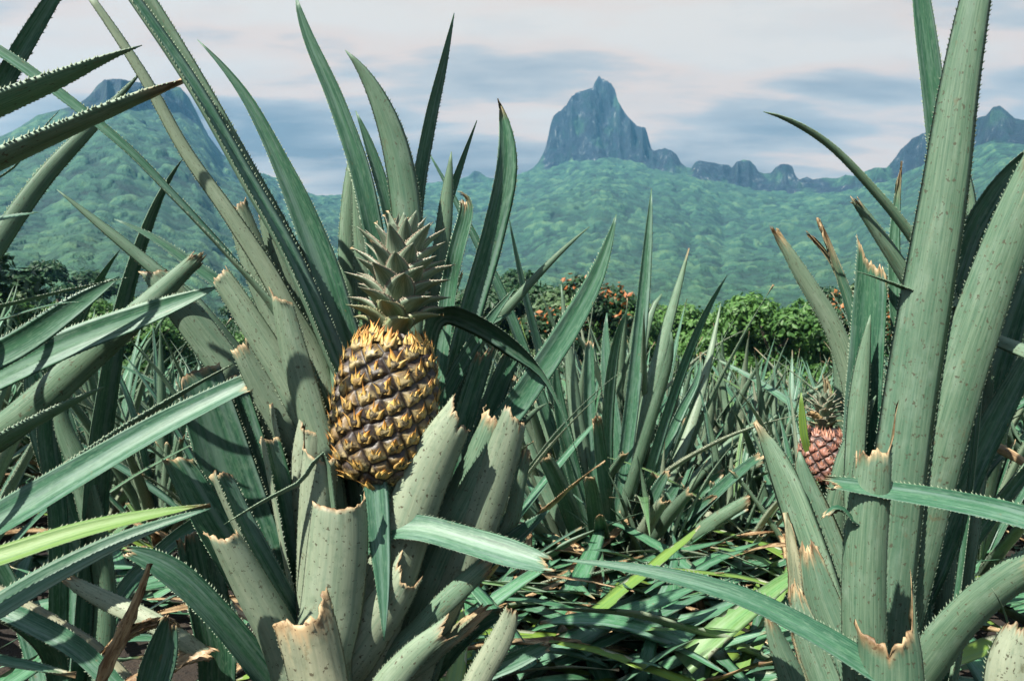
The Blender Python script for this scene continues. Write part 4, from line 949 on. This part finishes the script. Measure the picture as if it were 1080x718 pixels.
Rt((.99, .93), 150, 100, [(1000, 420, 12), (1030, 460, 14), (1060, 475, 14), (1100, 500, 10)], dryall=1., teeth=0)
Rt((.88, .95), (170, 158), 60, [(895, 740, 40), (872, 640, 42), (846, 560, 40), (822, 495, 32), (797, 445, 3)])
Rt((.90, .93), (178, 176), 60, [(905, 720, 36), (893, 630, 38), (868, 560, 38), (850, 510, 24), (843, 476, 3)], margin_dry=.05)
Rt((.84, .87), (172, 168), 60, [(905, 760, 42), (888, 690, 42), (866, 630, 38), (852, 570, 14)], tip='cut', margin_dry=.08, drylen=.012)
Rt((.82, .85), (160, 172), 60, [(890, 780, 36), (870, 720, 36), (850, 665, 30), (838, 610, 4)], tip='cut', margin_dry=.08, drylen=.014)
Rt((.86, .92), (140, 170), 70, [(880, 780, 26), (850, 690, 22), (838, 600, 16), (829, 540, 2)], dryall=.35, margin_dry=.2)
Rt((.80, .80), 200, 80, [(850, 790, 30), (838, 720, 32), (822, 680, 24), (808, 640, 5)], tip='cut', drylen=.008)
Rt((.94, .91), (185, 200), 75, [(880, 600, 24), (890, 505, 27), (906, 455, 20), (924, 417, 1)], yellow=.0)
Rt((.985, .975), 10, 40, [(858, 500, 8), (849, 465, 9), (846, 440, 8), (845, 414, 1)], yellow=.9)
Rt((1.03, 1.02), 10, 60, [(872, 560, 10), (874, 430, 9), (873, 410, 8), (869, 394, 2)], tip='cut', dryall=.6)
Rt((1.1, 1.08), 178, 60, [(900, 520, 14), (888, 440, 14), (884, 390, 11), (874, 350, 2)])
Rt((.73, .71), (100, 60), 60, [(912, 575, 12), (898, 548, 14), (884, 536, 12), (868, 548, 10)], tip='cut', drylen=.003)
Rt((.66, .78), (28, 24), 60, [(1080, 810, 40), (1000, 752, 38), (932, 712, 36), (860, 668, 31), (780, 629, 25), (690, 604, 16), (592, 590, 1)], nl=120, spot=(.42, .2, .006), label='long green leaf with a rust spot sweeping left across the bottom of the photo')
Rt((.62, .60), 190, 100, [(1110, 860, 60), (1085, 780, 62), (1070, 720, 56), (1080, 660, 30)], tip='cut', yellow=.6)
Rt((.70, .64), -60, 50, [(1060, 720, 5), (1066, 670, 5), (1046, 620, 1)], yellow=.5, teeth=0)

# ---- the tall upright plant in the middle distance
mid = gplant(640, 2.3, 'tall upright pineapple plant in the middle with a fan of slim green blades')
cb = np.array(mid.location) + [0, 0, .05]
def Cm(*a, **k): k.setdefault('teeth', .006); return L(mid, cb, *a, **k)
G = [
 [(648, 560, 22), (660, 470, 22), (675, 340, 20), (682, 265, 14), (687, 199, 1)], [(655, 570, 22), (674, 460, 22), (702, 350, 17), (727, 262, 1)],
 [(664, 575, 22), (692, 470, 20), (730, 360, 16), (767, 290, 1)], [(640, 575, 20), (622, 470, 22), (620, 400, 20), (621, 360, 14)],
 [(634, 580, 20), (600, 470, 20), (563, 350, 16), (536, 226, 1)], [(630, 590, 22), (590, 480, 22), (540, 340, 20), (505, 262, 17), (448, 154, 1)],
 [(652, 570, 18), (664, 460, 18), (680, 350, 14), (698, 310, 2)], [(640, 560, 18), (640, 450, 18), (648, 370, 14), (662, 326, 1)],
 [(668, 580, 20), (720, 470, 18), (742, 400, 13), (760, 320, 1)], [(670, 585, 22), (705, 500, 22), (728, 440, 20), (745, 395, 12)],
 [(675, 590, 20), (730, 510, 20), (770, 468, 16), (803, 442, 6)], [(678, 595, 20), (740, 530, 20), (780, 500, 16), (808, 488, 8)],
 [(680, 600, 20), (740, 560, 20), (775, 545, 16), (800, 540, 10)], [(680, 605, 20), (730, 580, 20), (770, 575, 16), (800, 588, 8)],
 [(620, 600, 20), (590, 540, 22), (575, 480, 20), (560, 420, 14)], [(615, 600, 20), (570, 560, 22), (540, 520, 18), (520, 500, 8)],
 [(645, 590, 18), (655, 520, 20), (668, 460, 18), (672, 420, 10)], [(660, 590, 18), (690, 530, 20), (712, 480, 18), (722, 440, 10)],
 [(650, 600, 22), (640, 540, 24), (632, 480, 22), (628, 440, 16)], [(630, 600, 20), (610, 520, 22), (592, 440, 20), (585, 380, 2)],
 [(672, 600, 18), (706, 560, 18), (735, 535, 16), (756, 522, 8)], [(640, 590, 20), (612, 460, 22), (600, 370, 14), (592, 300, 1)],
 [(620, 610, 20), (580, 590, 20), (540, 600, 16), (500, 640, 2)], [(660, 610, 20), (700, 590, 20), (740, 600, 16), (770, 640, 2)],
 [(645, 580, 16), (690, 430, 16), (705, 380, 12), (708, 350, 1)], [(650, 585, 18), (650, 470, 20), (640, 390, 16), (640, 330, 1)],
 [(655, 580, 18), (715, 440, 16), (735, 400, 9), (738, 372, 1)], [(640, 600, 22), (600, 560, 24), (570, 500, 22), (550, 440, 1)],
]
rs = random.Random(3)
for k, pts in enumerate(G):
    cut_ = pts[-1][2] > 3
    pts = [(x, y, w_ * .8 if w_ > 3 else w_) for x, y, w_ in pts]
    Cm((2.25 + rs.uniform(-.05, .05), 2.25 + rs.uniform(-.3, .3)), rs.choice([180, 0, 20, 170, 40, 195]), rs.uniform(60, 95), pts, tip='cut' if cut_ else 'point', drylen=.012, yellow=rs.random() ** 4 * .3, nl=22)
for k in range(34):                      # the skirt of short trimmed leaves round its foot
    an = rs.uniform(-.35, math.pi * .62) if k < 24 else rs.uniform(1.9, 3.3)
    rr_, z_ = rs.uniform(.22, .5), rs.uniform(.10, .46); o_ = np.array(mid.location)
    e_ = o_ + [rr_ * math.cos(an), -rr_ * abs(math.sin(an)) * .8, z_]
    q_ = e_ - CAM; dd = q_ @ FWD; ex, ey = 540 + F * (q_ @ RT) / dd, 359 - F * (q_ @ UP) / dd
    bx, by = 640 + (ex - 640) * .18, 618; mx, my = bx + (ex - bx) * .55, by + (ey - by) * .62
    Cm((2.3, dd), rs.choice([10, 30, -20, 160, 175]), rs.uniform(60, 95), [(bx, by, 18), (mx, my, 19), (ex, ey, rs.uniform(8, 15))], tip='cut', drylen=.009, cut=rs.uniform(-.7, .7), nl=16, nu=9, yellow=rs.random() ** 4 * .5)
# ------------------------------------------------------------------ single dead leaves that stand out on the litter
def dead_leaf(px, py, d, pts, label, dry, yellow=0., curl=60, **kw):
    r = empty('dead_leaf', P(px, py, d))
    L_ = traced_leaf(r, pts, d, d, kw.pop('phi', 0), None, curl, None, dryall=dry, yellow=yellow, teeth=0, wave=.12, **kw)
    me = L_.data; bpy.data.objects.remove(L_); n = r.name; bpy.data.objects.remove(r)
    o = obj('dead_leaf', me, None, P(px, py, d)); return tag(o, label, 'dead leaf')
dead_leaf(715, 680, 1.60, [(685, 688, 14), (700, 676, 30), (722, 672, 32), (745, 684, 8)], 'crumpled tan dead leaf lying on the litter below the long sweeping leaf', 1., curl=100)
dead_leaf(735, 630, 1.75, [(750, 690, 8), (742, 650, 10), (732, 620, 10), (719, 601, 3)], 'dry tan leaf strip leaning upright out of the litter', 1., curl=110)
dead_leaf(748, 555, 2.4, [(744, 585, 12), (746, 550, 12), (752, 515, 2)], 'yellow green cut leaf standing upright in the gap between the plants', 0., .9, phi=170)
dead_leaf(770, 690, 1.56, [(700, 705, 14), (750, 690, 22), (800, 685, 22), (850, 690, 6)], 'long yellow green cut leaf lying flat near the bottom edge', 0., .8, phi=20)
dead_leaf(780, 712, 1.50, [(720, 722, 18), (770, 708, 26), (820, 702, 22), (850, 712, 4)], 'pale yellow cut leaf lowest on the litter at the bottom edge', .15, .95, phi=20)
dead_leaf(690, 652, 1.80, [(640, 655, 8), (690, 648, 12), (740, 655, 10), (770, 660, 2)], 'thin red brown dead leaf lying level under the middle plant', 1., phi=10)
